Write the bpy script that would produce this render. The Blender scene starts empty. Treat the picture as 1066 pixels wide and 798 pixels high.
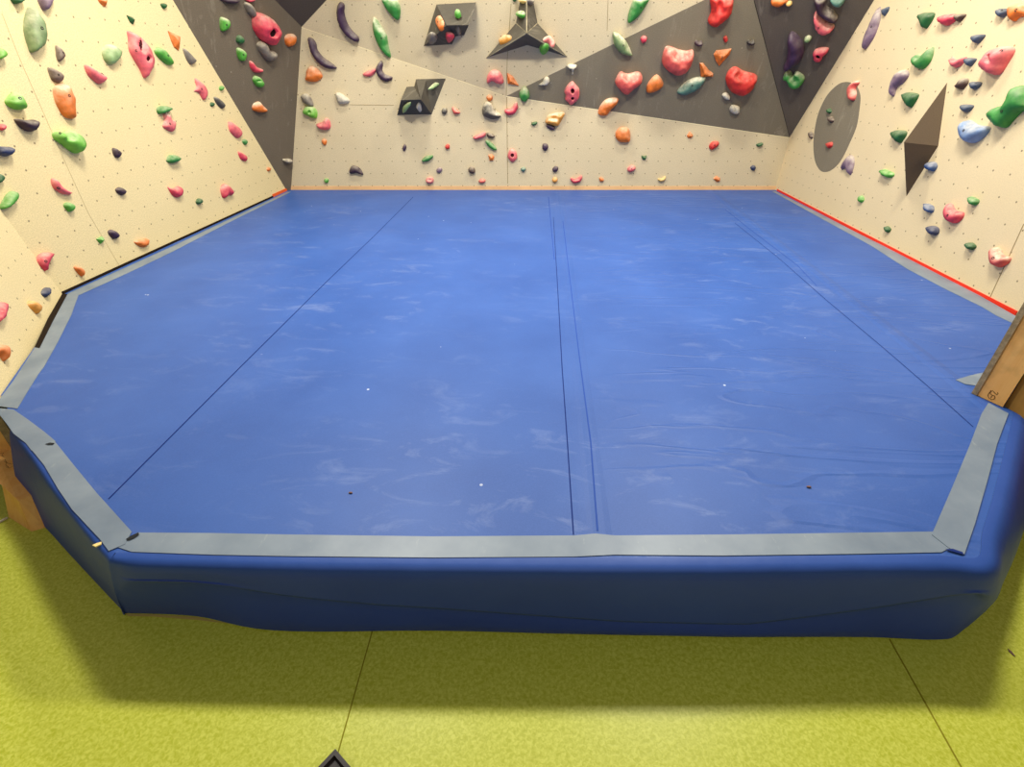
import bpy, bmesh, math, random
from mathutils import Vector, Matrix, noise
from mathutils.geometry import delaunay_2d_cdt
from mathutils.bvhtree import BVHTree

random.seed(4)
scene = bpy.context.scene
COL = scene.collection

# ------------------------------------------------------------------ camera
F, CX, CY = 530.0, 533.0, 399.0
T, H = 0.365, 1.30                      # mat thickness, eye height above the mat
PITCH = math.atan((CY - 63.0) / F)
_zf = Vector((0, math.cos(PITCH), -math.sin(PITCH)))
_xr = Vector((1, 0, 0))
_yd = Vector((0, -math.sin(PITCH), -math.cos(PITCH)))
def _ray(x, y): return _xr * ((x - CX) / F) + _yd * ((y - CY) / F) + _zf
_v = _ray(566, 63)
YAW = math.atan2(_v.x, _v.y)
_R = Matrix.Rotation(YAW, 3, 'Z')
EYE = Vector((0, 0, T + H))
def ray(x, y): return _R @ _ray(x, y)
def W(x, y, z=T):
    r = ray(x, y); return EYE + r * ((z - EYE.z) / r.z)

cd = bpy.data.cameras.new('camera'); cam = bpy.data.objects.new('camera', cd); COL.objects.link(cam)
cd.sensor_width = 36; cd.lens = F * 36 / 1066; cd.clip_start = 0.02
rx, ry, rz = _R @ _xr, -(_R @ _yd), -(_R @ _zf)
cam.matrix_world = Matrix(((rx.x, ry.x, rz.x, EYE.x), (rx.y, ry.y, rz.y, EYE.y), (rx.z, ry.z, rz.z, EYE.z), (0, 0, 0, 1)))
scene.camera = cam

class Plane:
    def __init__(s, a, b, c, toward=EYE):
        s.o = a.copy(); s.n = (b - a).cross(c - a).normalized()
        if (toward - a).dot(s.n) < 0: s.n = -s.n
        up = Vector((0, 0, 1)); s.v = (up - s.n * up.dot(s.n)).normalized(); s.u = s.v.cross(s.n).normalized()
    def hit(s, x, y, off=0.0):
        r = ray(x, y); o = s.o + s.n * off
        return EYE + r * ((o - EYE).dot(s.n) / r.dot(s.n))
    def uv(s, p): d = p - s.o; return Vector((d.dot(s.u), d.dot(s.v)))
    def at(s, a, b, c=0.0): return s.o + s.u * a + s.v * b + s.n * c

def ext(a, b, z):                        # the line a-b carried on to height z
    k = (z - a.z) / (b.z - a.z); return a + (b - a) * k

# ------------------------------------------------------------------ materials
def lin(c):
    return tuple(((x / 255) / 12.92 if x / 255 <= 0.04045 else ((x / 255 + 0.055) / 1.055) ** 2.4) for x in c) + (1,)
class N:
    def __init__(s, name):
        s.m = bpy.data.materials.new(name); s.m.use_nodes = True
        s.t = s.m.node_tree; s.b = s.t.nodes['Principled BSDF']; s.o = s.t.nodes['Material Output']
    def n(s, kind, **kw):
        x = s.t.nodes.new(kind)
        for k, v in kw.items():
            if k.startswith('i_'):
                key = k[2:]; x.inputs[int(key) if key.isdigit() else key.replace('_', ' ')].default_value = v
            else: setattr(x, k, v)
        return x
    def l(s, a, b): s.t.links.new(a, b)
    def math(s, op, a, b=None, c=None):
        x = s.n('ShaderNodeMath', operation=op)
        for i, q in enumerate((a, b, c)):
            if q is None: continue
            if isinstance(q, (int, float)): x.inputs[i].default_value = q
            else: s.l(q, x.inputs[i])
        return x.outputs[0]
    def mix(s, fac, a, b):
        x = s.n('ShaderNodeMix', data_type='RGBA')
        for i, q in ((0, fac), (6, a), (7, b)):
            if isinstance(q, (int, float, tuple)): x.inputs[i].default_value = q
            else: s.l(q, x.inputs[i])
        return x.outputs[2]
    def noise(s, vec, scale, detail=3, rough=0.55, dist=0.0):
        x = s.n('ShaderNodeTexNoise', i_Scale=scale, i_Detail=detail, i_Roughness=rough, i_Distortion=dist)
        s.l(vec, x.inputs['Vector']); return x.outputs['Fac']
    def ramp(s, fac, lo, hi):
        x = s.n('ShaderNodeMapRange', i_1=lo, i_2=hi); x.clamp = True
        s.l(fac, x.inputs[0]); return x.outputs[0]
    def color(s, c):
        if isinstance(c, tuple): s.b.inputs['Base Color'].default_value = c
        else: s.l(c, s.b.inputs['Base Color'])
    def bump(s, h, strength=0.3, dist=0.01):
        x = s.n('ShaderNodeBump', i_Strength=strength, i_Distance=dist); s.l(h, x.inputs['Height']); s.l(x.outputs[0], s.b.inputs['Normal'])
    def rough(s, r, spec=0.3):
        s.b.inputs['Roughness'].default_value = r; s.b.inputs['Specular IOR Level'].default_value = spec

def wall_mat(name, base, spot, dots=True, chalk=0.0, pitch=0.134, grain=0.16, off=(0.0, 0.0)):
    k = N(name); uv = k.n('ShaderNodeTexCoord').outputs['UV']
    n1 = k.noise(uv, 130, 3, 0.7); n2 = k.noise(uv, 1.4, 3); n3 = k.noise(uv, 9, 4, 0.6)
    c = k.mix(k.ramp(n1, 0.35, 0.65), lin(tuple(x * (1 - grain) for x in base)), lin(tuple(min(255, x * (1 + grain * 0.35)) for x in base)))
    c = k.mix(k.math('MULTIPLY', k.ramp(n2, 0.4, 0.75), 0.35), c, lin(spot))
    c = k.mix(k.math('MULTIPLY', k.ramp(n3, 0.58, 0.8), 0.3), c, lin(spot))
    if chalk:
        mp = k.n('ShaderNodeMapping'); k.l(uv, mp.inputs['Vector']); mp.inputs['Rotation'].default_value = (0, 0, 0.5); mp.inputs['Scale'].default_value = (3.4, 0.9, 1)
        q = k.noise(mp.outputs[0], 3.2, 6, 0.72, 1.2); q2 = k.noise(uv, 1.9, 2)
        f = k.math('MULTIPLY', k.math('MULTIPLY', k.ramp(q, 0.56, 0.78), k.ramp(q2, 0.4, 0.65)), chalk)
        c = k.mix(f, c, lin((200, 192, 170)))
        sp = k.n('ShaderNodeTexVoronoi', i_Scale=6.0); k.l(uv, sp.inputs['Vector'])
        c = k.mix(k.math('MULTIPLY', k.math('LESS_THAN', sp.outputs['Distance'], 0.045), 0.35 * chalk + 0.1), c, lin((205, 195, 170)))
    if dots:
        sx = k.n('ShaderNodeSeparateXYZ'); k.l(uv, sx.inputs[0])
        a = k.math('SUBTRACT', k.math('FRACT', k.math('DIVIDE', k.math('ADD', sx.outputs[0], off[0]), pitch)), 0.5)
        b = k.math('SUBTRACT', k.math('FRACT', k.math('DIVIDE', k.math('ADD', sx.outputs[1], off[1]), pitch)), 0.5)
        d = k.math('SQRT', k.math('ADD', k.math('POWER', a, 2), k.math('POWER', b, 2)))
        f = k.ramp(d, 0.052, 0.034)
        c = k.mix(k.math('MULTIPLY', f, 0.72), c, lin((74, 58, 40)))
    k.color(c); k.rough(0.75, 0.2); k.bump(n1, 0.10, 0.002); return k.m

M = {}
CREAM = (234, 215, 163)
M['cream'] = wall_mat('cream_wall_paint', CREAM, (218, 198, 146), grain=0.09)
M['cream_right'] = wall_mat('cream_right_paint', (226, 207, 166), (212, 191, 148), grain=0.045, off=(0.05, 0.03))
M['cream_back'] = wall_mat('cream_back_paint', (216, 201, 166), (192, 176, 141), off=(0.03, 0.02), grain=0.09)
M['grey'] = wall_mat('grey_panel_paint', (132, 123, 104), (118, 110, 93), dots=False, chalk=0.55, grain=0.10)
M['dark'] = wall_mat('dark_panel_paint', (114, 103, 86), (100, 90, 76), dots=False, chalk=0.4, grain=0.12)
M['dark_right'] = wall_mat('dark_right_paint', (102, 93, 82), (92, 84, 74), dots=False, chalk=0.5, grain=0.10)
M['darker'] = wall_mat('darker_panel_paint', (88, 80, 72), (76, 69, 62), dots=False, chalk=0.4, grain=0.12)
M['volume'] = wall_mat('black_volume_paint', (84, 79, 70), (124, 117, 100), dots=False, chalk=0.9, grain=0.12)
M['volume_plain'] = wall_mat('plain_volume_paint', (104, 90, 74), (96, 83, 70), dots=False, chalk=0.0, grain=0.05)

def simple(name, rgb, rough=0.6, spec=0.3, var=0.0, scale=40, em=0):
    k = N(name)
    if var:
        oc = k.n('ShaderNodeTexCoord').outputs['Object']; f = k.noise(oc, scale, 4)
        k.color(k.mix(k.ramp(f, 0.3, 0.7), lin(tuple(x * (1 - var) for x in rgb)), lin(tuple(min(255, x * (1 + var)) for x in rgb))))
    else: k.color(lin(rgb))
    k.rough(rough, spec); return k.m

M['bolt'] = simple('bolt_steel', (48, 42, 40), 0.5, 0.4)
M['pocket'] = simple('pocket_shadow', (70, 32, 36), 0.85, 0.1)
M['pocket_dark'] = simple('pocket_dark', (44, 32, 34), 0.85, 0.1)
M['seam'] = simple('seam_thread', (30, 48, 112), 0.9, 0.1)
M['groove'] = simple('panel_groove', (150, 132, 96), 0.9, 0.1)
M['groove_dark'] = simple('dark_groove', (48, 43, 38), 0.9, 0.1)
M['rubber_red'] = simple('red_strip', (232, 52, 30), 0.6, 0.3)
M['peach_glow'] = simple('peach_light_bleed', (228, 184, 132), 0.8, 0.2, 0.05, 3)
M['orange_strip'] = simple('orange_strip', (226, 96, 42), 0.7, 0.2)
M['black_gap'] = simple('gap_shade', (40, 32, 26), 0.95, 0.05)
M['ply_edge'] = simple('plywood_edge', (158, 138, 106), 0.8, 0.2, 0.15, 60)
M['ink'] = simple('pencil_ink', (96, 58, 22), 0.9, 0.1)
M['black_plastic'] = simple('black_plastic', (40, 32, 30), 0.4, 0.5)
M['tan'] = simple('tan_hem', (190, 168, 96), 0.8, 0.2)
M['white'] = simple('white_cable', (205, 195, 180), 0.6, 0.3)
M['splinter'] = simple('pale_wood', (244, 216, 140), 0.8, 0.2)
M['crumb'] = simple('brown_crumb', (120, 92, 84), 0.9, 0.1)

def tape_mat():
    k = N('grey_duct_tape'); oc = k.n('ShaderNodeTexCoord').outputs['Object']
    a = k.noise(oc, 5, 4); b = k.noise(oc, 120, 2)
    c = k.mix(k.ramp(a, 0.3, 0.7), lin((106, 121, 138)), lin((130, 143, 156)))
    mp = k.n('ShaderNodeMapping'); k.l(oc, mp.inputs['Vector']); mp.inputs['Scale'].default_value = (6, 1.5, 1)
    c = k.mix(k.math('MULTIPLY', k.ramp(k.noise(mp.outputs[0], 6, 5, 0.7), 0.62, 0.8), 0.4), c, lin((190, 196, 188)))
    k.color(c); k.rough(0.42, 0.4); k.bump(a, 0.25, 0.01); return k.m
M['tape'] = tape_mat()

def wood_mat(name, a, b):
    k = N(name); oc = k.n('ShaderNodeTexCoord').outputs['Object']
    mp = k.n('ShaderNodeMapping'); k.l(oc, mp.inputs['Vector']); mp.inputs['Scale'].default_value = (30, 30, 2.2)
    f = k.noise(mp.outputs[0], 1.0, 5, 0.6, 0.6); g = k.noise(oc, 9, 3)
    c = k.mix(k.ramp(f, 0.3, 0.7), lin(a), lin(b)); c = k.mix(k.math('MULTIPLY', k.ramp(g, 0.55, 0.8), 0.5), c, lin(tuple(x * 0.72 for x in a)))
    k.color(c); k.rough(0.6, 0.25); return k.m
M['wood'] = wood_mat('orange_pine', (238, 172, 90), (250, 196, 120))
M['wood_dark'] = wood_mat('brown_board', (150, 110, 46), (172, 128, 60))

def mat_blue(name, skirt=False):
    k = N(name); oc = k.n('ShaderNodeTexCoord').outputs['Object']
    sx = k.n('ShaderNodeSeparateXYZ'); k.l(oc, sx.inputs[0]); X, Y = sx.outputs[0], sx.outputs[1]
    n1 = k.noise(oc, 2.2, 4); fine = k.noise(oc, 220, 2)
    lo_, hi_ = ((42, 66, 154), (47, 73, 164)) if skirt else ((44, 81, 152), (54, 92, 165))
    c = k.mix(k.ramp(n1, 0.3, 0.7), lin(lo_), lin(hi_))
    c = k.mix(k.math('MULTIPLY', k.ramp(fine, 0.4, 0.7), 0.05 if skirt else 0.2), c, lin((70, 108, 190)))
    hts = None
    if skirt:                            # top colour runs over the rim; side colour is bluer to offset floor bounce
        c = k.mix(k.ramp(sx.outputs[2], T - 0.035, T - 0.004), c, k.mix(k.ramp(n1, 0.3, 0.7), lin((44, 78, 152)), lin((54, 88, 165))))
    if not skirt:
        mp = k.n('ShaderNodeMapping'); k.l(oc, mp.inputs['Vector']); mp.inputs['Rotation'].default_value = (0, 0, 0.35); mp.inputs['Scale'].default_value = (2.2, 5.0, 1)
        q = k.noise(mp.outputs[0], 1.6, 7, 0.72, 0.9); big = k.noise(oc, 0.9, 2)
        f = k.math('MULTIPLY', k.math('MULTIPLY', k.ramp(q, 0.54, 0.78), k.ramp(big, 0.38, 0.66)), 0.33)
        c = k.mix(f, c, lin((170, 184, 214)))
        vo = k.n('ShaderNodeTexVoronoi', i_Scale=5.5); k.l(oc, vo.inputs['Vector'])
        sp = k.math('MULTIPLY', k.math('LESS_THAN', vo.outputs['Distance'], 0.033), k.ramp(k.noise(oc, 1.3, 2), 0.48, 0.6))
        c = k.mix(k.math('MULTIPLY', sp, 0.75), c, lin((214, 222, 236)))
        # raised welts beside the seams and soft creases of the sheet
        def ridge(x0, w):
            d = k.math('ABSOLUTE', k.math('SUBTRACT', X, x0)); return k.ramp(d, w, w * 0.35)
        w1 = ridge(0.235, 0.03); w2 = ridge(2.02, 0.05); w3 = ridge(0.175, 0.035)
        mp2 = k.n('ShaderNodeMapping'); k.l(oc, mp2.inputs['Vector']); mp2.inputs['Rotation'].default_value = (0, 0, 0.12); mp2.inputs['Scale'].default_value = (0.55, 2.3, 1)
        cr = k.noise(mp2.outputs[0], 1.7, 2.5, 0.5, 0.9)
        crm = k.math('ABSOLUTE', k.math('SUBTRACT', cr, 0.5)); crf = k.math('MULTIPLY', k.ramp(crm, 0.035, 0.0), k.ramp(X, 0.2, 0.7))
        hts = k.math('ADD', k.math('ADD', k.math('MULTIPLY', w1, 0.5), k.math('MULTIPLY', w2, 0.9)), k.math('ADD', k.math('MULTIPLY', crf, 0.4), k.math('MULTIPLY', w3, 0.35)))
        hts = k.math('ADD', hts, k.math('MULTIPLY', n1, 0.6))
    else:
        hts = k.noise(oc, 3.5, 3)
    k.color(c); k.rough(0.5, 0.3); k.bump(hts, 0.55, 0.012)
    return k.m
M['blue'] = mat_blue('blue_vinyl_top'); M['blue_skirt'] = mat_blue('blue_vinyl_skirt', True)

def floor_mat():
    k = N('lime_floor_vinyl'); oc = k.n('ShaderNodeTexCoord').outputs['Object']
    a = k.noise(oc, 95, 3, 0.6, 0.8); b = k.noise(oc, 1.5, 3); d = k.noise(oc, 12, 4)
    c = k.mix(k.ramp(a, 0.36, 0.64), lin((182, 188, 52)), lin((212, 216, 92)))
    c = k.mix(k.math('MULTIPLY', k.ramp(b, 0.4, 0.75), 0.25), c, lin((196, 198, 66)))
    c = k.mix(k.math('MULTIPLY', k.ramp(d, 0.6, 0.8), 0.2), c, lin((160, 160, 40)))
    k.color(c); k.rough(0.38, 0.35); k.bump(a, 0.12, 0.003); return k.m
M['floor'] = floor_mat()

HC = dict(pink=(222, 66, 88), red=(214, 52, 46), salmon=(222, 92, 84), palepink=(228, 130, 126), orange=(232, 122, 42), amber=(236, 164, 70), yellow=(232, 194, 112),
          green=(84, 168, 58), mid=(58, 140, 62), dkgreen=(38, 96, 50), sage=(122, 148, 96), teal=(92, 132, 116), mint=(150, 184, 120), purple=(64, 42, 70), mauve=(128, 104, 124),
          dkpurple=(62, 42, 58), taupe=(112, 90, 78), grey=(124, 116, 106), dkgrey=(80, 76, 72), white=(204, 198, 180), blue=(64, 92, 138), slate=(76, 88, 108), navy=(50, 60, 96), sky=(126, 152, 190), black=(48, 42, 46), brown=(86, 64, 56), lime=(116, 190, 66), rose=(232, 104, 112))
_hm = {}
def hold_mat(cn, chalk=0.25):
    key = (cn, chalk)
    if key in _hm: return _hm[key]
    k = N('hold_' + cn + ('_chalked' if chalk > 0.3 else '')); rgb = HC[cn]
    oc = k.n('ShaderNodeTexCoord').outputs['Object']
    f = k.noise(oc, 22, 4); g = k.noise(oc, 260, 2)
    c = k.mix(k.ramp(f, 0.3, 0.7), lin(tuple(x * 0.86 for x in rgb)), lin(tuple(min(255, x * 1.06) for x in rgb)))
    nz = k.n('ShaderNodeNewGeometry'); s = k.n('ShaderNodeSeparateXYZ'); k.l(nz.outputs['Normal'], s.inputs[0])
    up = k.ramp(s.outputs[2], -0.25, 0.75)
    fac = k.math('MULTIPLY', k.math('MULTIPLY', up, k.ramp(k.noise(oc, 14, 4, 0.7), 0.3, 0.7)), chalk * 1.8)
    c = k.mix(fac, c, lin((232, 222, 196)))
    k.color(c); k.rough(0.55, 0.35); k.bump(g, 0.2, 0.002); _hm[key] = k.m; return k.m

# ------------------------------------------------------------------ object helpers
def link(name, me, mat, parent=None, kind=None, label=None, cat=None, group=None):
    o = bpy.data.objects.new(name, me); COL.objects.link(o)
    if mat is not None: me.materials.append(mat)
    if parent is not None: o.parent = parent
    if kind: o['kind'] = kind
    if label: o['label'] = label
    if cat: o['category'] = cat
    if group: o['group'] = group
    return o
def mesh(verts, faces, smooth=False):
    me = bpy.data.meshes.new('m'); me.from_pydata([tuple(v) for v in verts], [], faces); me.update()
    bm = bmesh.new(); bm.from_mesh(me); bmesh.ops.recalc_face_normals(bm, faces=bm.faces); bm.to_mesh(me); bm.free()
    if smooth:
        for p in me.polygons: p.use_smooth = True
    return me
def empty(name, loc, label, cat, group=None):
    o = bpy.data.objects.new(name, None); COL.objects.link(o); o.location = loc; o.empty_display_size = 0.1
    o['label'] = label; o['category'] = cat
    if group: o['group'] = group
    return o
def slab(pts, n, th):                    # flat polygon pts with thickness th along n
    k = len(pts); v = list(pts) + [p + n * th for p in pts]
    f = [list(range(k)), list(range(2 * k - 1, k - 1, -1))] + [[i, (i + 1) % k, k + (i + 1) % k, k + i] for i in range(k)]
    return mesh(v, f)
def wall(name, pl, pts, mat, th=0.018, parent=None):
    me = slab(pts, -pl.n, th)
    ul = me.uv_layers.new(name='UVMap')
    for lp in me.loops:
        q = pl.uv(me.vertices[lp.vertex_index].co); ul.data[lp.index].uv = q
    o = link(name, me, mat, parent, kind='structure'); return o
def strip(name, pts, width, n, th, mat, parent=None, **kw):   # ribbon along pts, width w in the plane of normal n
    v = []; k = len(pts)
    for i, p in enumerate(pts):
        d = (pts[min(i + 1, k - 1)] - pts[max(i - 1, 0)]).normalized(); s = d.cross(n).normalized() * (width / 2)
        v += [p - s, p + s, p - s + n * th, p + s + n * th]
    f = []
    for i in range(k - 1):
        a, b = 4 * i, 4 * i + 4
        f += [[a, a + 1, b + 1, b], [a + 2, b + 2, b + 3, a + 3], [a, b, b + 2, a + 2], [a + 1, a + 3, b + 3, b + 1]]
    f += [[0, 2, 3, 1], [4 * k - 4, 4 * k - 3, 4 * k - 1, 4 * k - 2]]
    return link(name, mesh(v, f), mat, parent, **kw)

# ------------------------------------------------------------------ walls of the bouldering room
ZT = 2.9
b0, b1 = W(303, 197.5), W(807, 197.5)
UPZ = Vector((0, 0, 1))
P_B = Plane(b0, b1, b0 + UPZ)
l0, l1 = W(298.5, 198.5), W(65, 306)
P_L = Plane(l0, l1, l0 + UPZ)
r0, r1 = W(809, 198.5), W(1058, 327)
P_R = Plane(r0, r1, r0 + UPZ)
A = P_B.hit(314, 28); Bc = P_B.hit(527, 100); Cc = P_B.hit(822, 143)
def depth_point(pl, x, y, off): return pl.hit(x, y, off)
E0 = depth_point(P_B, 733, 0, 0.36)
P_U = Plane(A, Bc, E0); P_G = Plane(Bc, Cc, E0)
Lp = P_L.hit(180, 0)
P_DL = Plane(l0, A, Lp)
Ae = P_DL.hit(286, 0); Ue = P_U.hit(340, 0)
P_DU = Plane(A, Ae, Ue)
Fg = P_G.hit(785, 0); Gr = P_R.hit(910, 0)
P_DR = Plane(Cc, Fg, Gr)
q1 = P_L.hit(8, 228)
P_L2 = Plane(l1, q1, W(0, 412))

def at0(p): return Vector((p.x, p.y, 0))
EZ = lambda a, b: ext(a, b, ZT)
Eext, Fext, Gext, Lext = EZ(Bc, E0), EZ(Cc, Fg), EZ(Cc, Gr), EZ(l0, Lp)
Aext, Uext = EZ(A, Ae), EZ(A, Ue)
wall_back = wall('wall_back', P_B, [at0(b0), at0(b1), b1, Cc, Bc, A, b0], M['cream_back'])
# the grey panel closes to a point above the frame, where the pale panel and the corner panel meet
_d1, _d2 = E0 - Bc, Fg - Cc
_k = (Cc - Bc).cross(_d2).dot(_d1.cross(_d2)) / _d1.cross(_d2).length_squared
X = Bc + _d1 * _k
_ln = P_U.n.cross(P_DR.n); Xt = X + _ln * ((ZT - X.z) / _ln.z)
wall_back_upper = wall('wall_back_upper', P_U, [A, Bc, X, Xt, Uext], M['cream_back'])
wall_back_grey = wall('wall_back_grey', P_G, [Bc, Cc, X], M['grey'])
wall_corner_left = wall('wall_corner_left', P_DL, [l0, b0, A, Aext, Lext], M['dark'])
wall_corner_upper = wall('wall_corner_upper', P_DU, [A, Uext, Aext], M['darker'])
wall_corner_right = wall('wall_corner_right', P_DR, [Cc, Gext, Xt, X], M['dark_right'])
rF = ext(r0, r1, 0) if False else r0 + (r1 - r0) * 1.03
wall_right = wall('wall_right', P_R, [at0(b1), b1, Cc, Gext, Vector((rF.x, rF.y, ZT)), at0(rF)], M['cream_right'])
qz = ext(l1, q1, ZT); q0 = ext(l1, q1, 0)
wall_left = wall('wall_left', P_L, [at0(l0), q0, qz, Lext, l0], M['cream'])
e1 = P_L2.hit(21, 465); e2 = P_L2.hit(0, 432)
ez = ext(e1, e2, ZT)
lb = l1 + (q0 - l1) * ((l1.z - e1.z) / l1.z)
wall_left_front = wall('wall_left_front', P_L2, [lb, e1, ez, qz], M['cream'], 0.03)
strip('edge_strip', [e1 - P_L2.n * 0.0, ez], 0.002, P_L2.n, 0.001, M['ply_edge'], wall_left_front, kind='structure')
# cut end of the plywood
dd = (e1 - l1); dd.z = 0; dd.normalize()
me = mesh([e1 + dd * 0.002, ez + dd * 0.002, ez + dd * 0.002 - P_L2.n * 0.03, e1 + dd * 0.002 - P_L2.n * 0.03], [[0, 1, 2, 3]])
link('panel_end', me, M['ply_edge'], wall_left_front, kind='structure')

# painted circle, panel joints
def on(pl, tile, pts, off=0.0):
    ox, oy = TILES[tile]; return [pl.hit(ox + x / 6.65, oy + y / 6.65, off) for x, y in pts]
TILES = dict(a=(0, 0), b=(150, 0), c=(300, 0), d=(430, 0), e=(580, 0), f=(700, 0), g=(800, 0), h=(906, 0), i=(0, 110), j=(150, 110), k=(290, 90), l=(430, 90),
             m=(560, 90), n=(690, 90), o=(810, 100), p=(906, 100), q=(906, 200), r=(0, 220), s=(0, 300))
def P(s): return [tuple(float(c) for c in t.split(',')) for t in s.split()]
def spline(pts, closed=True, sub=6):
    out = []; k = len(pts)
    for i in range(k if closed else k - 1):
        g = lambda j: Vector(pts[j % k] if closed else pts[max(0, min(k - 1, j))])
        p0, p1, p2, p3 = g(i - 1), g(i), g(i + 1), g(i + 2)
        for s in range(sub):
            t = s / sub
            out.append(0.5 * ((2 * p1) + (-p0 + p2) * t + (2 * p0 - 5 * p1 + 4 * p2 - p3) * t * t + (-p0 + 3 * p1 - 3 * p2 + p3) * t ** 3))
    if not closed: out.append(Vector(pts[-1]))
    return out
circ = spline(P('325,20 370,-40 430,-88 490,-97 545,-70 572,0 565,95 545,210 500,320 440,440 380,505 325,525 285,505 255,440 246,330 255,230 280,120'))
pts = on(P_R, 'o', [(p.x, p.y) for p in circ])
wall('painted_circle', P_R, [p + P_R.n * 0.0025 for p in pts], M['grey'], 0.002, wall_right)
M['edge_pale'] = simple('pale_panel_edge', (238, 226, 184), 0.8, 0.2)
M['groove_faint'] = simple('faint_groove', (206, 188, 142), 0.9, 0.1)
def joint(pl, parent, pix, w=0.006, mat='groove', off=0.0008):
    strip('panel_joint', [pl.hit(x, y) + pl.n * off for x, y in pix], w, pl.n, 0.0006, M[mat], parent, kind='structure')
joint(P_B, wall_back, [(527.5, 101), (528.5, 191)])
joint(P_B, wall_back, [(364, 109), (410, 109.5)], 0.004)
joint(P_U, wall_back_upper, [(532, 4), (528, 62), (527, 99)], 0.005)
joint(P_U, wall_back_upper, [(633, 0), (632, 32)], 0.004)
joint(P_R, wall_right, [(1031, 309), (1050, 268), (1066, 233)], 0.006)
joint(P_L, wall_left, [(2, 14), (20, 60), (42, 110), (66, 165), (92, 222), (124, 276)], 0.003, 'groove_faint')
joint(P_G, wall_back_grey, [(822, 142), (785, 0)], 0.008, 'groove_dark')
joint(P_B, wall_back, [(527, 100.3), (822, 143.3)], 0.006, 'edge_pale')
# faint light seam along the fold of the back wall
joint(P_B, wall_back, [(314, 28.5), (430, 67.8), (526, 100)], 0.004, 'edge_pale', 0.001)

# strips where walls meet the mat
def base_box(name, pl, a, b, z0, z1, th, mat):
    pts = [Vector((a.x, a.y, z0)), Vector((b.x, b.y, z0)), Vector((b.x, b.y, z1)), Vector((a.x, a.y, z1))]
    link(name, slab(pts, pl.n, th), mat, kind='structure')
base_box('base_glow', P_B, b0, b1, T - 0.01, T + 0.042, 0.004, M['peach_glow'])  # orange light bleed on the wall foot, painted as a peach band
base_box('trim_2', P_R, r0, r0 + (r1 - r0) * 1.0, T - 0.01, T + 0.020, 0.006, M['rubber_red'])
lm = P_L.hit(284, 205.5); lm = l0 + (l1 - l0) * ((lm - l0).length / (l1 - l0).length)
base_box('trim_3', P_L, l0, lm, T - 0.01, T + 0.03, 0.005, M['orange_strip'])
base_box('gap_shade_left', P_L, lm, l1, T - 0.01, T + 0.016, 0.008, M['black_gap'])  # dark strip standing for the shade in the gap beside the mat
gp = [W(x, y, T + 0.004) for x, y in ((65, 305), (50, 331), (36, 361), (41, 362), (55, 334), (70, 306))]
link('gap_shade_front', slab(gp, UPZ, -0.02), M['black_gap'], kind='structure')  # painted gap shade carried on along the front section

# ------------------------------------------------------------------ floor
fl = mesh([(-6, -3, 0), (6, -3, 0), (6, 8, 0), (-6, 8, 0)], [[0, 1, 2, 3]])
floor = link('floor', fl, M['floor'], kind='structure')
M['floor_seam'] = simple('floor_seam', (140, 134, 34), 0.8, 0.1)
strip('floor_joint', [W(388, 655, 0), W(350, 790, 0), W(300, 980, 0)], 0.004, UPZ, 0.0008, M['floor_seam'], floor, kind='structure')
strip('floor_joint', [W(926, 665, 0), W(1000, 797, 0), W(1090, 960, 0)], 0.005, UPZ, 0.0008, M['floor_seam'], floor, kind='structure')

# ------------------------------------------------------------------ the mat
mat_root = empty('crash_mat', (0, 3.6, 0), 'huge blue vinyl crash mat filling the floor between the climbing walls', 'mat')
def mchild(name, me, mat, label=None):
    o = link(name, me, mat, mat_root, label=label); o.matrix_parent_inverse = Matrix.Translation(-mat_root.location); return o
def V2(p): return Vector((p.x, p.y))
n_in = 0.006
front_pix = [(15, 446, 0.0), (33, 474, 0.02), (60, 512, 0.02), (108, 574, 0.01)]
# rim of the sheet, walking from the left post along the front to the right post
rim = [V2(W(10, 446)), V2(W(31, 473)), V2(W(58, 513)), V2(W(106, 573))]
rim_front = [V2(W(x, y)) for x, y in ((124, 582), (200, 585), (300, 587), (450, 589), (598, 590), (750, 590), (900, 588), (985, 588))]
n_r = Vector((0.744, -0.668))
tr = [V2(W(x, y)) for x, y in ((1005, 575), (1025, 510), (1048, 432))]
rim_right = [tr[0] + n_r * 0.055 + Vector((0.0, -0.01)), tr[0] + n_r * 0.058 + Vector((0.10, 0.11)), tr[1] + n_r * 0.060, tr[2] + n_r * 0.055, tr[2] + n_r * 0.05 + Vector((0.25, 0.28))]
rim_all = rim + rim_front + rim_right
r2 = r0 + (r1 - r0) * 1.0
back_side = [Vector((2.24, 2.20)), V2(r2) + Vector((-0.02, -0.12)), V2(r0), V2(b1), V2(b0), V2(l0), V2(l1), V2(W(36, 361)), V2(W(1, 411))]
# where the cover meets the floor, point for point with the rim
bot_all = [V2(W(x, y, 0)) for x, y in ((22, 524), (47, 549), (78, 583), (127, 635), (133, 638.5), (205, 642.5), (285, 657.5), (450, 658), (598, 661), (750, 664), (900, 664.5), (972, 667),
                                       (998, 660), (1022, 627), (1048, 583), (1072, 538))] + [V2(W(1072, 538, 0)) + Vector((0.25, 0.28))]
rs = spline([(p.x, p.y) for p in rim_all], closed=False, sub=6)
bs = spline([(p.x, p.y) for p in bot_all], closed=False, sub=6)
FOLD = [(-9, .30), (-1.4, .30), (-0.9, .265), (-0.45, .19), (0.27, .115), (0.65, .11), (1.05, .19), (1.45, .29), (9, .30)]
def fold_z(x):
    for (a, p), (b, q) in zip(FOLD, FOLD[1:]):
        if x <= b: return p + (q - p) * (x - a) / (b - a)
def smooth01(x): x = max(0.0, min(1.0, x)); return x * x * (3 - 2 * x)
verts, faces = [], []
rows = 15
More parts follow.
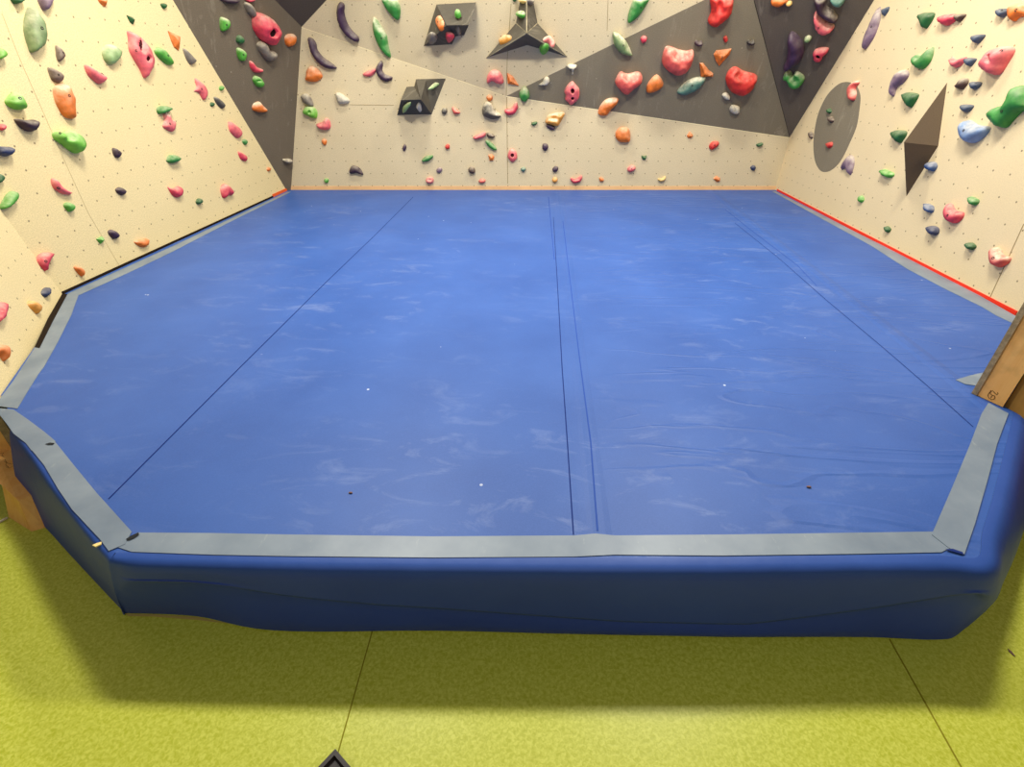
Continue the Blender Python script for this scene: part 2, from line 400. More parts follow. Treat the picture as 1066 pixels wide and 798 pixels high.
for i, p in enumerate(rs):
    d = (rs[min(i + 1, len(rs) - 1)] - rs[max(i - 1, 0)]).normalized(); n = Vector((d.y, -d.x)); b = bs[i]
    x = p.x; fold = fold_z(x)
    left = smooth01((-1.20 - x) / 0.12); right = smooth01((x - 1.36) / 0.10)
    amp = (1 - left) * (1 - right) * smooth01((x + 1.3) / 0.5)
    wob = 0.006 * noise.noise(Vector((x * 2.2, p.y * 2.2, 0.3)))
    hem = 0.003 + 0.006 * (1 + noise.noise(Vector((x * 1.7, 0, 2)))) * (1 - left)
    zf_ = min(fold, 0.275)
    prof = [(-0.035, T + 0.001), (-0.012, T - 0.0005), (0.004, T - 0.007), (0.013, T - 0.02), (0.018, T - 0.045), (0.020 + wob, T - 0.075),
            (0.021 + wob, (T - 0.075) * 0.5 + zf_ * 0.5), (0.022 + wob, zf_ + 0.012), (0.022 + wob, zf_ + 0.003), (0.021 + wob - 0.020 * amp, zf_ - 0.006), (0.018 + wob - 0.022 * amp, zf_ - 0.03),
            (0.014 + wob - 0.014 * amp, zf_ * 0.66), (0.008 + wob, zf_ * 0.36), (0.004 + wob, zf_ * 0.15), (0.0, hem)]
    ev = max(left, right)
    prof = [(o, z if j_ < 4 else z * (1 - ev) + ev * ((T - 0.03) * (1 - (j_ - 4) / 10) + hem * (j_ - 4) / 10)) for j_, (o, z) in enumerate(prof)]
    for o, z in prof:
        s_ = max(0.0, min(1.0, (T - 0.01 - z) / (T - 0.01)))
        if left > 0.01: o_ = o * (1 - left) + left * (o * 0.35 if o > 0 else o * 0.6)
        else: o_ = o
        if right > 0: o_ += right * 0.022 * math.sin(math.pi * min(1, max(0, s_))) 
        q = p.lerp(b, s_)
        verts.append((q.x + n.x * o_, q.y + n.y * o_, z))
for i in range(len(rs) - 1):
    for j in range(rows - 1):
        a = i * rows + j; faces.append([a, a + rows, a + rows + 1, a + 1])
sk = mesh(verts, faces, True)
mchild('skirt', sk, M['blue_skirt'])
# top sheet
top = [Vector(verts[i * rows]) for i in range(len(rs))] + [Vector((p.x, p.y, T)) for p in back_side]
for p in top: p.z = T
mchild('top_sheet', slab(top, UPZ, -0.02), M['blue'])
def tape(outer, inner, z=T + 0.003):
    o = [W(x, y, z) for x, y in outer]; i_ = [W(x, y, z) for x, y in inner]
    mchild('edge_tape', slab(o + i_, UPZ, -0.0025), M['tape'], 'grey duct tape strip')
tape([(113, 573.5), (122, 569), (137, 574), (220, 577), (300, 578.5), (450, 580), (598, 579), (640, 577), (750, 578), (900, 576), (980, 574.5), (985, 572), (1004, 576)],
     [(1010, 560), (990, 552), (972, 553), (900, 554), (760, 556), (640, 557), (620, 555), (598, 557), (450, 558), (300, 556), (220, 554.5), (143, 554)])
tape([(113, 573), (104, 561), (75, 530), (60, 508), (46, 484), (33, 468)], [(57, 459), (77, 484), (100, 512), (137, 553), (130, 566)], T + 0.0045)
tape([(33, 469), (27, 461), (14, 451), (7, 441), (0, 432), (-8, 424)], [(14, 426), (30, 437), (46, 449), (58, 459)], T + 0.0035)
tape([(-5, 422), (1, 413), (14, 396), (36, 362), (52, 331), (65, 308.5), (70, 306)], [(82, 306), (74, 328), (60, 356), (46, 381), (40, 389), (30, 405), (18, 425)], T + 0.0025)
tape([(70, 305.5), (120, 283), (180, 256), (240, 227.5), (299, 199.5)], [(303, 199.5), (240, 230.5), (180, 261.5), (150, 276), (122, 289), (82, 307)], T + 0.002)
tape([(807, 198.8), (850, 220.5), (906, 249), (960, 275), (1020, 307.5), (1058, 329)], [(1055, 336.5), (1037, 328), (1022, 319), (985, 301), (945, 280), (906, 255), (850, 224.5), (804, 199)], T + 0.002)
tape([(1004, 576.5), (1015, 545), (1028, 500), (1038, 462), (1050, 430)], [(1029, 419), (1022, 430), (1010, 462), (990, 510), (970, 556), (988, 570)], T + 0.005)
tape([(995, 395), (1010, 390.5), (1030, 386)], [(1030, 402), (1015, 401), (1005, 399.5)], T + 0.003)
def seam(pix, w=0.008, mat='seam', z=T + 0.001):
    strip_o = strip('seam', [W(x, y, z) for x, y in pix], w * 0.5, UPZ, 0.0006, M[mat], mat_root)
    strip_o.matrix_parent_inverse = Matrix.Translation(-mat_root.location)
seam([(430, 205), (390, 245), (340, 293), (250, 382), (180, 452), (113, 519)], 0.010)
seam([(576, 226), (580, 290), (585, 380), (591, 465), (597, 556)], 0.008)
M['seam_soft'] = simple('seam_soft', (50, 80, 160), 0.9, 0.1)
seam([(571, 205), (577, 270)], 0.012, 'seam_soft')
seam([(586, 230), (592, 280), (603, 370), (615, 460), (622, 552)], 0.010, 'seam_soft')
seam([(765, 232), (810, 268), (860, 312), (915, 358), (965, 401), (1013, 444)], 0.007)
seam([(755, 218), (780, 238), (830, 276), (850, 297)], 0.008, 'seam_soft')
# dark scuffs on the tape and the pale hem that shows under the flap
M['scuff'] = simple('scuff', (44, 46, 48), 0.9, 0.1)
def scuff(pix, mat='scuff', z=T + 0.006, name='scuff'):
    mchild(name, slab([W(x, y, z) for x, y in pix], UPZ, 0.0006), M[mat])
scuff([(47, 462), (52, 460.5), (57, 461), (55, 462.8), (50, 463)])
scuff([(131, 561), (136, 557.5), (144, 554), (145, 556), (140, 559.5), (134, 562)])
scuff([(984, 571.5), (994, 574.5), (1003, 576.8), (1002, 574.5), (992, 571)], 'seam', T + 0.0058)
scuff([(130, 638.5), (160, 639.3), (205, 642), (240, 649), (205, 645.0), (160, 641.5), (134, 641)], 'tan', 0.002, 'hem_edge')

# small litter
sp = [W(x, y, T + 0.004) for x, y in ((96.5, 568), (101, 566), (106, 564.5), (105.5, 567), (100, 569.5))]
link('wood_splinter', slab(sp, UPZ, 0.004), M['splinter'], label='pale yellow wood splinter lying at the front left corner of the blue mat', cat='splinter')
def crumb(x, y, r, z, mat, label):
    bm = bmesh.new(); bmesh.ops.create_icosphere(bm, subdivisions=2, radius=r)
    c = W(x, y, z)
    for v in bm.verts: v.co = Vector((v.co.x * (1.5 + 0.5 * noise.noise(v.co * 200)), v.co.y * 0.8, v.co.z * 0.5)) + c + Vector((0, 0, r * 0.5))
    me = bpy.data.meshes.new('m'); bm.to_mesh(me); bm.free()
    link('crumb', me, M[mat], label=label, cat='crumb')
crumb(842, 507, 0.006, T + 0.001, 'crumb', 'small brown crumb on the right front part of the blue mat')
crumb(365, 513, 0.005, T + 0.001, 'crumb', 'tiny reddish crumb on the left front part of the blue mat')
st = [W(x, y, 0.001) for x, y in ((1049, 675), (1053, 678), (1057, 683.5), (1054.5, 682), (1050, 678))]
link('floor_chip', slab(st, UPZ, 0.002), M['crumb'], label='thin dark chip lying on the lime floor right of the mat', cat='chip')

# ------------------------------------------------------------------ timber ends of the side walls
def tubes(name, pl, polylines, w, mat, parent, xf=None):
    v, f = [], []
    for pix in polylines:
        pts = [pl.hit(x, y) + pl.n * 0.0012 for x, y in pix]; b = len(v)
        for i, p in enumerate(pts):
            d = (pts[min(i + 1, len(pts) - 1)] - pts[max(i - 1, 0)]).normalized(); s = d.cross(pl.n) * w / 2; v += [p - s, p + s]
        for i in range(len(pts) - 1): f.append([b + 2 * i, b + 2 * i + 1, b + 2 * i + 3, b + 2 * i + 2])
    link(name, mesh(v, f), mat, parent)
# left
ln = -P_L2.n; ln = Vector((ln.x, ln.y, 0)).normalized()
post_l = empty('timber_post', e1 + ln * 0.08, 'scribbled orange timber post at the left edge, standing on the floor beside the mat', 'post')
def pchild(root, name, me, mat):
    o = link(name, me, mat, root); o.matrix_parent_inverse = Matrix.Translation(-root.location); return o
upd = (ez - e1)
a0 = e1 + ln * 0.031 + dd * 0.001; a1 = a0 + ln * 0.16; a2 = a1 - dd * 0.05; a3 = a0 - dd * 0.05
pchild(post_l, 'stud', mesh([a0, a1, a2, a3, a0 + upd, a1 + upd, a2 + upd, a3 + upd], [[0, 1, 2, 3], [4, 5, 6, 7], [0, 1, 5, 4], [1, 2, 6, 5], [2, 3, 7, 6], [3, 0, 4, 7]]), M['wood'])
P_S = Plane(a0, a1, a0 + upd)
f1, f2, f3 = W(47, 549, 0), W(33, 553, 0), W(9, 538, 0); f4 = f1 + (f3 - f2)
m1, m2, m3 = W(33, 515, 0.13), W(19, 521, 0.13), W(2, 505, 0.13); m4 = m1 + (m3 - m2)
k1 = a0 + Vector((0, 0, 0.0)); k2 = a0 + ln * 0.07; k3 = a1; k4 = a3
kk = W(18.5, 487, a0.z - 0.05); kv = kk - a0
pchild(post_l, 'foot_block', mesh([f1, f2, f3, f4, m1, m2, m3, m4, a0, a0 + ln * 0.06, a1, a3], [[0, 1, 2, 3], [8, 9, 10, 11]] + [[i, (i + 1) % 4, 4 + (i + 1) % 4, 4 + i] for i in range(4)] + [[4 + i, 4 + (i + 1) % 4, 8 + (i + 1) % 4, 8 + i] for i in range(4)]), M['wood'])
sc = [[(0, 472), (4, 471), (2, 474), (5, 476)], [(4, 480), (8, 482), (12, 483), (15, 482)], [(6, 486), (10, 487), (14, 485)], [(5, 478), (7, 481), (6, 484), (9, 486)], [(0, 474), (4, 475)]]
P_F = Plane(a0, a0 + ln * 0.06, m1)
o_sc = None
tubes('pencil_scribble', P_F, sc, 0.0014, M['ink'], None)
scr = [o for o in bpy.data.objects if o.name == 'pencil_scribble'][0]; scr.parent = post_l; scr.matrix_parent_inverse = Matrix.Translation(-post_l.location)
# right
c1 = W(1016.5, 411.5); c2 = W(1043.5, 424); c3 = W(1072, 440)
c0 = W(1013.5, 410.5)
post_r = empty('timber_post', c1, 'orange timber post with a pencilled number at the right edge of the mat', 'post')
back = (V2(r1) - V2(c1)); back = Vector((back.x, back.y, 0)).normalized()
def prism(a, b, dep, z0, z1):
    q = [a, b, b + dep, a + dep]; v = [Vector((p.x, p.y, z0)) for p in q] + [Vector((p.x, p.y, z1)) for p in q]
    return mesh(v, [[0, 1, 2, 3], [4, 5, 6, 7]] + [[i, (i + 1) % 4, 4 + (i + 1) % 4, 4 + i] for i in range(4)])
pchild(post_r, 'stud', prism(c1, c2, back * 0.05, T + 0.002, ZT), M['wood'])
g1 = c2 + (c3 - c2) * 0.05
pchild(post_r, 'side_board', prism(g1 + back * 0.02, c3 + (c3 - c2) * 3 + back * 0.02, back * 0.04, 0.0, ZT), M['wood_dark'])
P_N = Plane(c1, c2, c1 + UPZ)
def cz(s): return [(1006 + x / 13.3, 380 + y / 13.3) for x, y in P(s)]
tubes('pencil_number', P_N, [cz('372,352 340,362 312,388 300,420 318,455 345,475 380,472 400,448 392,425 372,414 348,432 340,455'), cz('340,345 330,385 350,410 385,420'), cz('380,362 398,388 425,408 442,395 432,375')], 0.0026, M['ink'], None)
pn = bpy.data.objects['pencil_number']; pn.parent = post_r; pn.matrix_parent_inverse = Matrix.Translation(-post_r.location)
# plywood of the right front wall, seen edge-on
rw0 = c1 - back * 0.005; side = (c2 - c1).normalized()
v0 = [rw0 - side * 0.022, rw0, r1 + side * 0.0 + Vector((0.02, -0.1, 0)), r1 - side * 0.022 + Vector((0.02, -0.1, 0))]
vv = [Vector((p.x, p.y, T + 0.002)) for p in v0] + [Vector((p.x, p.y, ZT)) for p in v0]
link('wall_right_front', mesh(vv, [[0, 1, 2, 3], [4, 5, 6, 7]] + [[i, (i + 1) % 4, 4 + (i + 1) % 4, 4 + i] for i in range(4)]), M['ply_edge'], kind='structure')

# white cable end and black tray
strip('cable', [W(-20, 557, 0.004), W(-6, 547, 0.004), W(8, 539, 0.004)], 0.008, UPZ, 0.006, M['white'], label='white cable end on the lime floor behind the left post', cat='cable')
tz = 0.05
ta, tb, tc = W(349, 779, tz), W(331, 798, tz), W(369.5, 798, tz)
du = (tb - ta).normalized(); dv = (tc - ta); dv = (dv - du * dv.dot(du)).normalized()
tray = empty('storage_tray', Vector((ta.x, ta.y, 0)), 'corner of a black plastic tray on the lime floor at the bottom edge', 'tray')
def tchild(name, me, mat):
    o = link(name, me, mat, tray); o.matrix_parent_inverse = Matrix.Translation(-tray.location); return o
S, rw = 0.30, 0.011
def fr(a, b, z): p = ta + du * a + dv * b; return Vector((p.x, p.y, z))
def ringq(lo, z): return [fr(lo, lo, z), fr(S - lo, lo, z), fr(S - lo, S - lo, z), fr(lo, S - lo, z)]
rings = [ringq(0.006, 0.001), ringq(0.0, tz), ringq(rw, tz), ringq(rw + 0.004, tz - 0.012)]
v = [p for r in rings for p in r]
tchild('rim', mesh(v, [[4 * k + i, 4 * k + (i + 1) % 4, 4 * k + 4 + (i + 1) % 4, 4 * k + 4 + i] for k in range(3) for i in range(4)]), M['black_plastic'])
tchild('tray_bottom', slab(ringq(rw + 0.003, tz - 0.012), UPZ, -0.004), M['black_plastic'])

# ------------------------------------------------------------------ wooden volumes
VOL = []
M['edge_chalk'] = simple('worn_edge', (160, 150, 122), 0.9, 0.1, 0.25, 14)
def volume(pl, origin, sc, pts, faces, mat, label):
    ox, oy = origin
    vs = [pl.hit(ox + x / sc, oy + y / sc, h) for x, y, h in pts]
    c = sum(vs, Vector()) / len(vs); base = c - pl.n * (c - pl.o).dot(pl.n)
    me = mesh(vs, faces); ul = me.uv_layers.new(name='UVMap')
    for lp in me.loops:
        q = me.vertices[lp.vertex_index].co; d = q - pl.o; ul.data[lp.index].uv = (d.dot(pl.u) + d.dot(pl.n), d.dot(pl.v))
    o = link('wooden_volume', me, mat, label=label, cat='climbing volume', group='dark wooden volumes on the walls')
    for vtx in me.vertices: vtx.co -= base
    o.location = base
    VOL.append((o, BVHTree.FromPolygons([tuple(v) for v in vs], faces)))
    return o
volume(P_U, (430, 0), 13.3, [(325, 62, .01), (875, 33, .01), (708, 488, 0), (590, 502, 0), (540, 612, 0), (148, 637, 0), (465, 350, .27), (772, 345, .20), (372, 92, .03)],
       [[8, 1, 7, 6], [0, 1, 8], [1, 2, 7], [6, 7, 2, 3], [0, 8, 6, 5], [6, 3, 4], [6, 4, 5], [0, 5, 4, 3, 2, 1]], M['volume'], 'dark rhombus volume with a notched lower right corner, top left of the star volume')
volume(P_B, (400, 70), 13.3, [(440, 165, 0), (580, 185, .02), (852, 155, 0), (658, 650, 0), (178, 660, 0), (310, 270, 0), (415, 265, 0), (505, 445, .27), (230, 455, .20)],
       [[5, 6, 7, 8], [5, 8, 4], [8, 7, 3, 4], [7, 1, 2, 3], [0, 1, 7, 6], [0, 2, 1], [0, 6, 5, 4, 3, 2]], M['volume'], 'dark rhombus volume with a notched upper left corner, on the lower back wall')
volume(P_U, (430, 0), 6.65, [(787, 228, .24), (507, 400, 0), (712, 160, 0), (785, -230, 0), (862, 160, 0), (1066, 392, 0), (790, 312, 0)],
       [[0, 1, 2], [0, 2, 3], [0, 3, 4], [0, 4, 5], [0, 5, 6], [0, 6, 1], [1, 6, 5, 4, 3, 2]], M['volume'], 'dark three-pointed star volume at the top centre of the back wall')
star = VOL[-1][0]
_sv = [v.co.copy() for v in star.data.vertices]
for a_, b_, wd in ((0, 1, .008), (0, 2, .008), (0, 3, .008), (0, 4, .008), (0, 5, .008)):
    p_, q_ = _sv[a_], _sv[b_]; nn_ = P_U.n
    strip('chalked_edge', [p_ + nn_ * 0.001, p_.lerp(q_, 0.5) + nn_ * 0.001, q_ + nn_ * 0.001], wd, nn_, 0.002, M['edge_chalk'], star, label='pale worn edge')
volume(P_R, (906, 100), 6.65, [(535, -98, 0), (472, 345, 0), (250, 695, 0), (233, 320, .24), (320, 330, 0)],
       [[0, 3, 1], [3, 2, 1], [0, 4, 3], [3, 4, 2], [0, 1, 2, 4]], M['volume_plain'], 'tall dark pointed diamond volume on the right wall')

# ------------------------------------------------------------------ climbing holds
WALLS = dict(L=(P_L, 'holds on the left wall'), M=(P_L2, 'holds on the front part of the left wall'), D=(P_DL, 'holds on the dark left corner panel'), B=(P_B, 'holds on the lower back wall'),
             U=(P_U, 'holds on the upper pale back panel'), G=(P_G, 'holds on the grey back panel'), K=(P_DR, 'holds on the dark right corner panel'), R=(P_R, 'holds on the right wall'), V=(None, 'holds on the dark volumes'))
def seg_d(p, a, b):
    ab = b - a; t = max(0, min(1, (p - a).dot(ab) / max(1e-12, ab.length_squared))); return (p - a - ab * t).length
def inside(p, poly):
    c = False; j = len(poly) - 1
    for i in range(len(poly)):
        a, b = poly[i], poly[j]
        if (a.y > p.y) != (b.y > p.y) and p.x < (b.x - a.x) * (p.y - a.y) / (b.y - a.y) + a.x: c = not c
        j = i
    return c
HOLDS = []
def hold(wk, tile, shape, h, col, label, style='s', pk=(), bolt=None, chalk=0.35, scoop=(), part=None):
    """shape: outline in the tile's own pixels; h: how far it stands out (m); style s smooth, f faceted; pk pockets; scoop hollows"""
    if col in ('purple', 'dkpurple', 'black', 'navy', 'slate', 'dkgreen', 'red'): chalk *= 0.5
    ox, oy = TILES[tile]
    if isinstance(shape, tuple):
        cx, cy, ra, rb = shape; raw = [(cx + ra * math.cos(t) * (1 + .08 * math.sin(3 * t + cx)), cy + rb * math.sin(t) * (1 + .08 * math.cos(2 * t + cy))) for t in [2 * math.pi * i / 10 for i in range(10)]]
    else: raw = P(shape)
    pix = [(ox + x / 6.65, oy + y / 6.65) for x, y in raw]
    cxp = sum(p[0] for p in pix) / len(pix); cyp = sum(p[1] for p in pix) / len(pix)
    if wk == 'V':
        best = None; r = ray(cxp, cyp).normalized()
        for o, bvh in VOL:
            q = bvh.ray_cast(EYE, r)
            if q[0] is not None and (best is None or q[3] < best[3]): best = q
        if best is None: print('no volume under', label); return
        nn = best[1] if best[1].dot(r) < 0 else -best[1]
        a = Vector((0, 0, 1)).cross(nn); pl = Plane(best[0], best[0] + a, best[0] + nn.cross(a))
    else: pl = WALLS[wk][0]
    lift = 0.35 * h
    w2 = [pl.uv(pl.hit(x, y, lift)) for x, y in pix]
    sub = 4 if style == 's' else 1
    if style == 's': poly = spline([(p.x, p.y) for p in w2], True, 4)
    else:
        poly = []
        for i, p in enumerate(w2):
            q = w2[(i + 1) % len(w2)]; poly += [p, p.lerp(q, 0.5)]
    ctr = pl.uv(pl.hit(cxp, cyp, lift))
    loc = lambda q: q - ctr
    poly = [loc(p) for p in poly]
    xs = [p.x for p in poly]; ys = [p.y for p in poly]; dim = max(max(xs) - min(xs), max(ys) - min(ys))
    step = dim / (16 if dim > 0.2 else 11 if dim > 0.1 else 8)
    def pu(cx, cy, k=0.8): return loc(pl.uv(pl.hit(ox + cx / 6.65, oy + cy / 6.65, k * h)))
    holes = []
    for q in list(pk) + list(scoop):
        c = pu(q[0], q[1]); ex = pu(q[0] + q[2], q[1]) - c; ey = pu(q[0], q[1] + q[3]) - c
        ang = q[4] if len(q) > 4 else 0.0
        ca, sa = math.cos(ang), math.sin(ang)
        A_ = ex * ca + ey * sa; B_ = -ex * sa + ey * ca
        holes.append((c, A_, B_))
    npk = len(pk)
    def pr(p, hl):
        c, a, b = hl; d = p - c; det = a.x * b.y - a.y * b.x
        s = (d.x * b.y - d.y * b.x) / det; t = (a.x * d.y - a.y * d.x) / det
        return math.hypot(s, t)
    pts = list(poly); nb = len(poly)
    y = min(ys); row = 0
    while y < max(ys):
        x = min(xs) + (step / 2 if row % 2 else 0)
        while x < max(xs):
            p = Vector((x, y))
            if inside(p, poly) and min(seg_d(p, poly[i], poly[i - 1]) for i in range(nb)) > step * 0.35: pts.append(p)
            x += step
        y += step * 0.87; row += 1
    for hl in holes:
        for k_, cnt in ((0.4, 8), (0.8, 16), (1.02, 20)):
            for i in range(cnt):
                t = 2 * math.pi * i / cnt; p = hl[0] + hl[1] * (k_ * math.cos(t)) + hl[2] * (k_ * math.sin(t))
                if inside(p, poly) and min(seg_d(p, poly[i2], poly[i2 - 1]) for i2 in range(nb)) > step * 0.12: pts.append(p)
    ov, oe, of, *_ = delaunay_2d_cdt(pts, [], [list(range(nb))], 1, 1e-6)
    dist = [min(seg_d(p, poly[i], poly[i - 1]) for i in range(nb)) for p in ov]
    dm = max(dist) if max(dist) > 0 else 1
    seed = cxp * 0.37 + cyp
    hs = []
    for p, d in zip(ov, dist):
        t = min(1.0, d / (dm * 0.95))
        if style == 's': z = h * (0.18 + 0.82 * math.sqrt(max(0, 1 - (1 - t) ** 2)))
        else: z = h * (0.22 + 0.78 * t)
        z *= 1 + 0.11 * noise.noise(Vector((p.x * 22, p.y * 22, seed)))
        for i, hl in enumerate(holes):
            r_ = pr(p, hl)
            if i < npk:
                if r_ < 0.95: z = z * 0.35
            elif r_ < 1.2: z *= 1 - 0.4 * (0.5 + 0.5 * math.cos(math.pi * min(1, r_ / 1.2)))
        hs.append(z)
    v3 = [Vector((p.x, p.y, z)) for p, z in zip(ov, hs)]
    cnt = {}
    for fc in of:
        for i in range(len(fc)):
            e_ = (fc[i], fc[(i + 1) % len(fc)]); cnt[tuple(sorted(e_))] = cnt.get(tuple(sorted(e_)), []) + [e_]
    faces = [list(fc) for fc in of]; low = {}
    for k_, es in cnt.items():
        if len(es) == 1:
            a, b = es[0]
            for q in (a, b):
                if q not in low: low[q] = len(v3); v3.append(Vector((v3[q].x, v3[q].y, -0.002)))
            faces.append([b, a, low[a], low[b]])
    me = mesh(v3, faces, style == 's')
    o = link('climbing_hold', me, hold_mat(col, chalk), label=label, cat='climbing hold', group=WALLS[wk][1])
    org = pl.at(ctr.x, ctr.y)
    o.matrix_world = Matrix(((pl.u.x, pl.v.x, pl.n.x, org.x), (pl.u.y, pl.v.y, pl.n.y, org.y), (pl.u.z, pl.v.z, pl.n.z, org.z), (0, 0, 0, 1)))
    def zat(p):
        j = min(range(len(ov)), key=lambda i: (ov[i] - p).length); return hs[j]
    for i in range(npk):
        c, a, b = holes[i]
        inr = [z for p, z in zip(ov, hs) if pr(p, holes[i]) < 0.95]; rim_ = [z for p, z in zip(ov, hs) if 0.95 <= pr(p, holes[i]) < 1.3]
        zz = max(inr) + 0.002 if inr else 0.02; zr = min(rim_) - 0.002 if rim_ else zz
        zz = max(zz, 0.55 * zr)
        ring = [c + a * (0.93 * math.cos(t)) + b * (0.93 * math.sin(t)) for t in [2 * math.pi * j / 16 for j in range(16)]]
        vs = [Vector((c.x, c.y, zz))] + [Vector((p.x, p.y, max(zz, zr * 0.8))) for p in ring]
        link('pocket', mesh(vs, [[0, 1 + j, 1 + (j + 1) % 16] for j in range(16)], True), M['pocket_dark' if col in ('pink', 'red') else 'pocket'], o, label='dark finger pocket')
    if bolt:
        tri = [[f_[0], f_[i2], f_[i2 + 1]] for f_ in faces for i2 in range(1, len(f_) - 1)]
        bvh = BVHTree.FromPolygons([tuple(v) for v in v3], tri)
        inv = o.matrix_world.inverted(); le = inv @ EYE; ld = (inv.to_3x3() @ ray(ox + bolt[0] / 6.65, oy + bolt[1] / 6.65)).normalized()
        hit = bvh.ray_cast(le, ld)
        if hit[0] is not None:
            nn = hit[1] if hit[1].dot(ld) < 0 else -hit[1]
            nn = (nn + Vector((0, 0, 0.6))).normalized()
            ta_ = nn.orthogonal().normalized(); tb_ = nn.cross(ta_)
            rr = 0.0085 if dim > 0.1 else 0.006
            vs, fs = [], []
            for z_, r_ in ((-0.006, rr), (0.0015, rr), (0.0015, rr * 0.55), (-0.001, rr * 0.5)):
                for j in range(10): t = 2 * math.pi * j / 10; vs.append(hit[0] + ta_ * (r_ * math.cos(t)) + tb_ * (r_ * math.sin(t)) + nn * z_)
            for q in range(3):
                for j in range(10): fs.append([q * 10 + j, q * 10 + (j + 1) % 10, q * 10 + 10 + (j + 1) % 10, q * 10 + 10 + j])
            fs.append(list(range(30, 40)))
            link('bolt', mesh(vs, fs), M['bolt'], o, label='dark steel bolt')
    HOLDS.append(o); return o

#HOLDS-BEGIN
# ---- left wall
hold('L', 'a', '215,50 260,95 300,160 315,240 305,310 240,365 215,320 190,230 187,150', .07, 'sage', 'large sage green leaf-shaped hold, high on the left wall near its front edge', bolt=(292, 195))
hold('L', 'a', '275,-30 365,-30 360,10 345,50 320,73 295,45', .05, 'mauve', 'purple pointed hold cut by the top edge, above the sage leaf on the left wall')
hold('L', 'a', '90,-15 160,-20 160,5 125,28 100,15', .05, 'dkgreen', 'dark green hold cut by the top edge, left of the purple pointed one')
hold('L', 'a', '-25,330 10,335 38,375 25,400 -25,412', .05, 'lime', 'bright green hold cut by the left edge of the photo, below the sage leaf')
hold('L', 'a', '395,313 430,345 452,385 440,410 415,427 400,400 393,350', .03, 'taupe', 'taupe teardrop hold right of the sage leaf, upper of two brownish ones', bolt=(440, 365))
hold('L', 'a', '340,467 380,475 425,505 440,530 435,560 410,574 370,555 350,510', .035, 'taupe', 'dark taupe hold with a bolt hole, just above the large orange chunk', bolt=(405, 517))
hold('L', 'a', '595,447 640,470 690,500 735,530 733,555 715,575 690,580 650,550 615,510', .045, 'rose', 'slanted rose pink finger-shaped hold between the taupe holds and the pale green knob', bolt=(707, 512))
hold('L', 'a', '722,350 735,315 765,307 800,315 835,350 835,390 805,435 770,448 740,420 725,385', .055, 'mint', 'pale green textured round knob high on the left wall', chalk=.5)
hold('L', 'a', '900,213 960,245 1020,310 1050,370 1067,420 1062,470 1040,510 1015,540 985,480 940,405 910,340 905,260', .07, 'rose', 'large pink pointed hold with two pockets, high on the left wall', pk=[(990, 315, 26, 55, -.5), (1028, 405, 18, 22)], bolt=(945, 350))
hold('L', 'a', '883,105 920,118 937,140 925,168 905,150', .03, 'dkgreen', 'small dark green wedge hold above the two-pocket pink one', 'f')
hold('L', 'a', '680,-12 742,-15 745,15 735,45 720,40 695,15', .03, 'orange', 'orange chip hold cut by the top edge, above the pale green knob', 'f')
hold('L', 'a', '55,690 110,637 150,680 180,740 160,760 110,755 65,725', .06, 'lime', 'bright green blocky hold left of the large orange chunk', bolt=(140, 680))
hold('L', 'a', '385,610 430,578 475,590 495,640 518,690 520,770 525,800 515,823 460,806 420,745 397,690', .06, 'orange', 'large orange chunk hold with pale top on the left wall', bolt=(480, 662), chalk=.5)
hold('L', 'b', '120,25 150,25 155,50 140,62 125,45', .025, 'dkgreen', 'tiny green hold high on the left wall, near its dark corner edge')
hold('L', 'b', '173,215 215,235 255,255 250,320 243,348 215,325 195,280', .035, 'orange', 'flat orange plate hold right of the two-pocket pink one', 'f')
hold('L', 'b', '80,345 95,327 135,335 170,380 195,420 200,450 165,445 120,410 90,375', .045, 'green', 'slanted green bar hold touching the right side of the two-pocket pink one', bolt=(168, 385))
hold('L', 'b', '275,335 305,355 355,410 358,430 330,447 300,410', .035, 'grey', 'slanted grey hold right of the green bar hold on the left wall')
hold('L', 'b', '358,540 400,570 430,610 440,650 432,680 415,692 390,650 370,635 353,630 368,600', .035, 'rose', 'jagged pink star-like hold midway up the left wall', bolt=(400, 615))
hold('L', 'b', (537, 610, 14, 18), .025, 'green', 'tiny green dot hold near the dark panel edge, above the dark grey drop')
hold('L', 'b', '487,670 520,680 560,725 555,745 538,750 505,715', .03, 'dkgrey', 'dark grey drop-shaped hold near the dark panel edge of the left wall')
hold('L', 'b', (473, 722, 14, 16), .02, 'dkgreen', 'tiny dark green dot hold left of the dark grey drop')
hold('L', 'j', '140,50 175,55 190,95 215,105 218,150 200,180 160,165 135,140 145,100', .035, 'rose', 'pink chalky hold hanging right under a dark green cap', bolt=(180, 125), chalk=.6)
hold('L', 'j', '100,35 105,10 140,0 180,8 187,30 150,50 115,58', .055, 'mid', 'dark green cap hold sitting right above the chalky pink one')
hold('L', 'j', '590,112 620,118 665,160 678,195 665,220 645,222 610,190 595,160', .04, 'rose', 'pink drop-shaped hold by the edge of the dark corner panel')
hold('L', 'j', '683,240 700,230 715,250 705,272 690,262', .025, 'mid', 'tiny green hold right under the pink drop')
hold('L', 'j', '655,315 705,345 710,380 695,383 670,365', .03, 'pink', 'small pink triangle hold below the pink drop and tiny green hold')
hold('L', 'j', (864, 440, 12, 15), .02, 'orange', 'tiny orange hold low on the left wall by the back corner')
hold('L', 'j', '167,375 180,345 215,340 245,360 243,380 205,400 175,390', .05, 'mid', 'green oval knob in the middle of the left wall')
hold('L', 'j', '172,560 205,573 240,555 265,580 262,620 235,635 205,620 185,590', .04, 'pink', 'pink bean hold low on the left wall, left of the dark green dot')
hold('L', 'j', (383, 662, 18, 20), .035, 'dkgreen', 'small dark green dot hold just above the mat, between two pink holds')
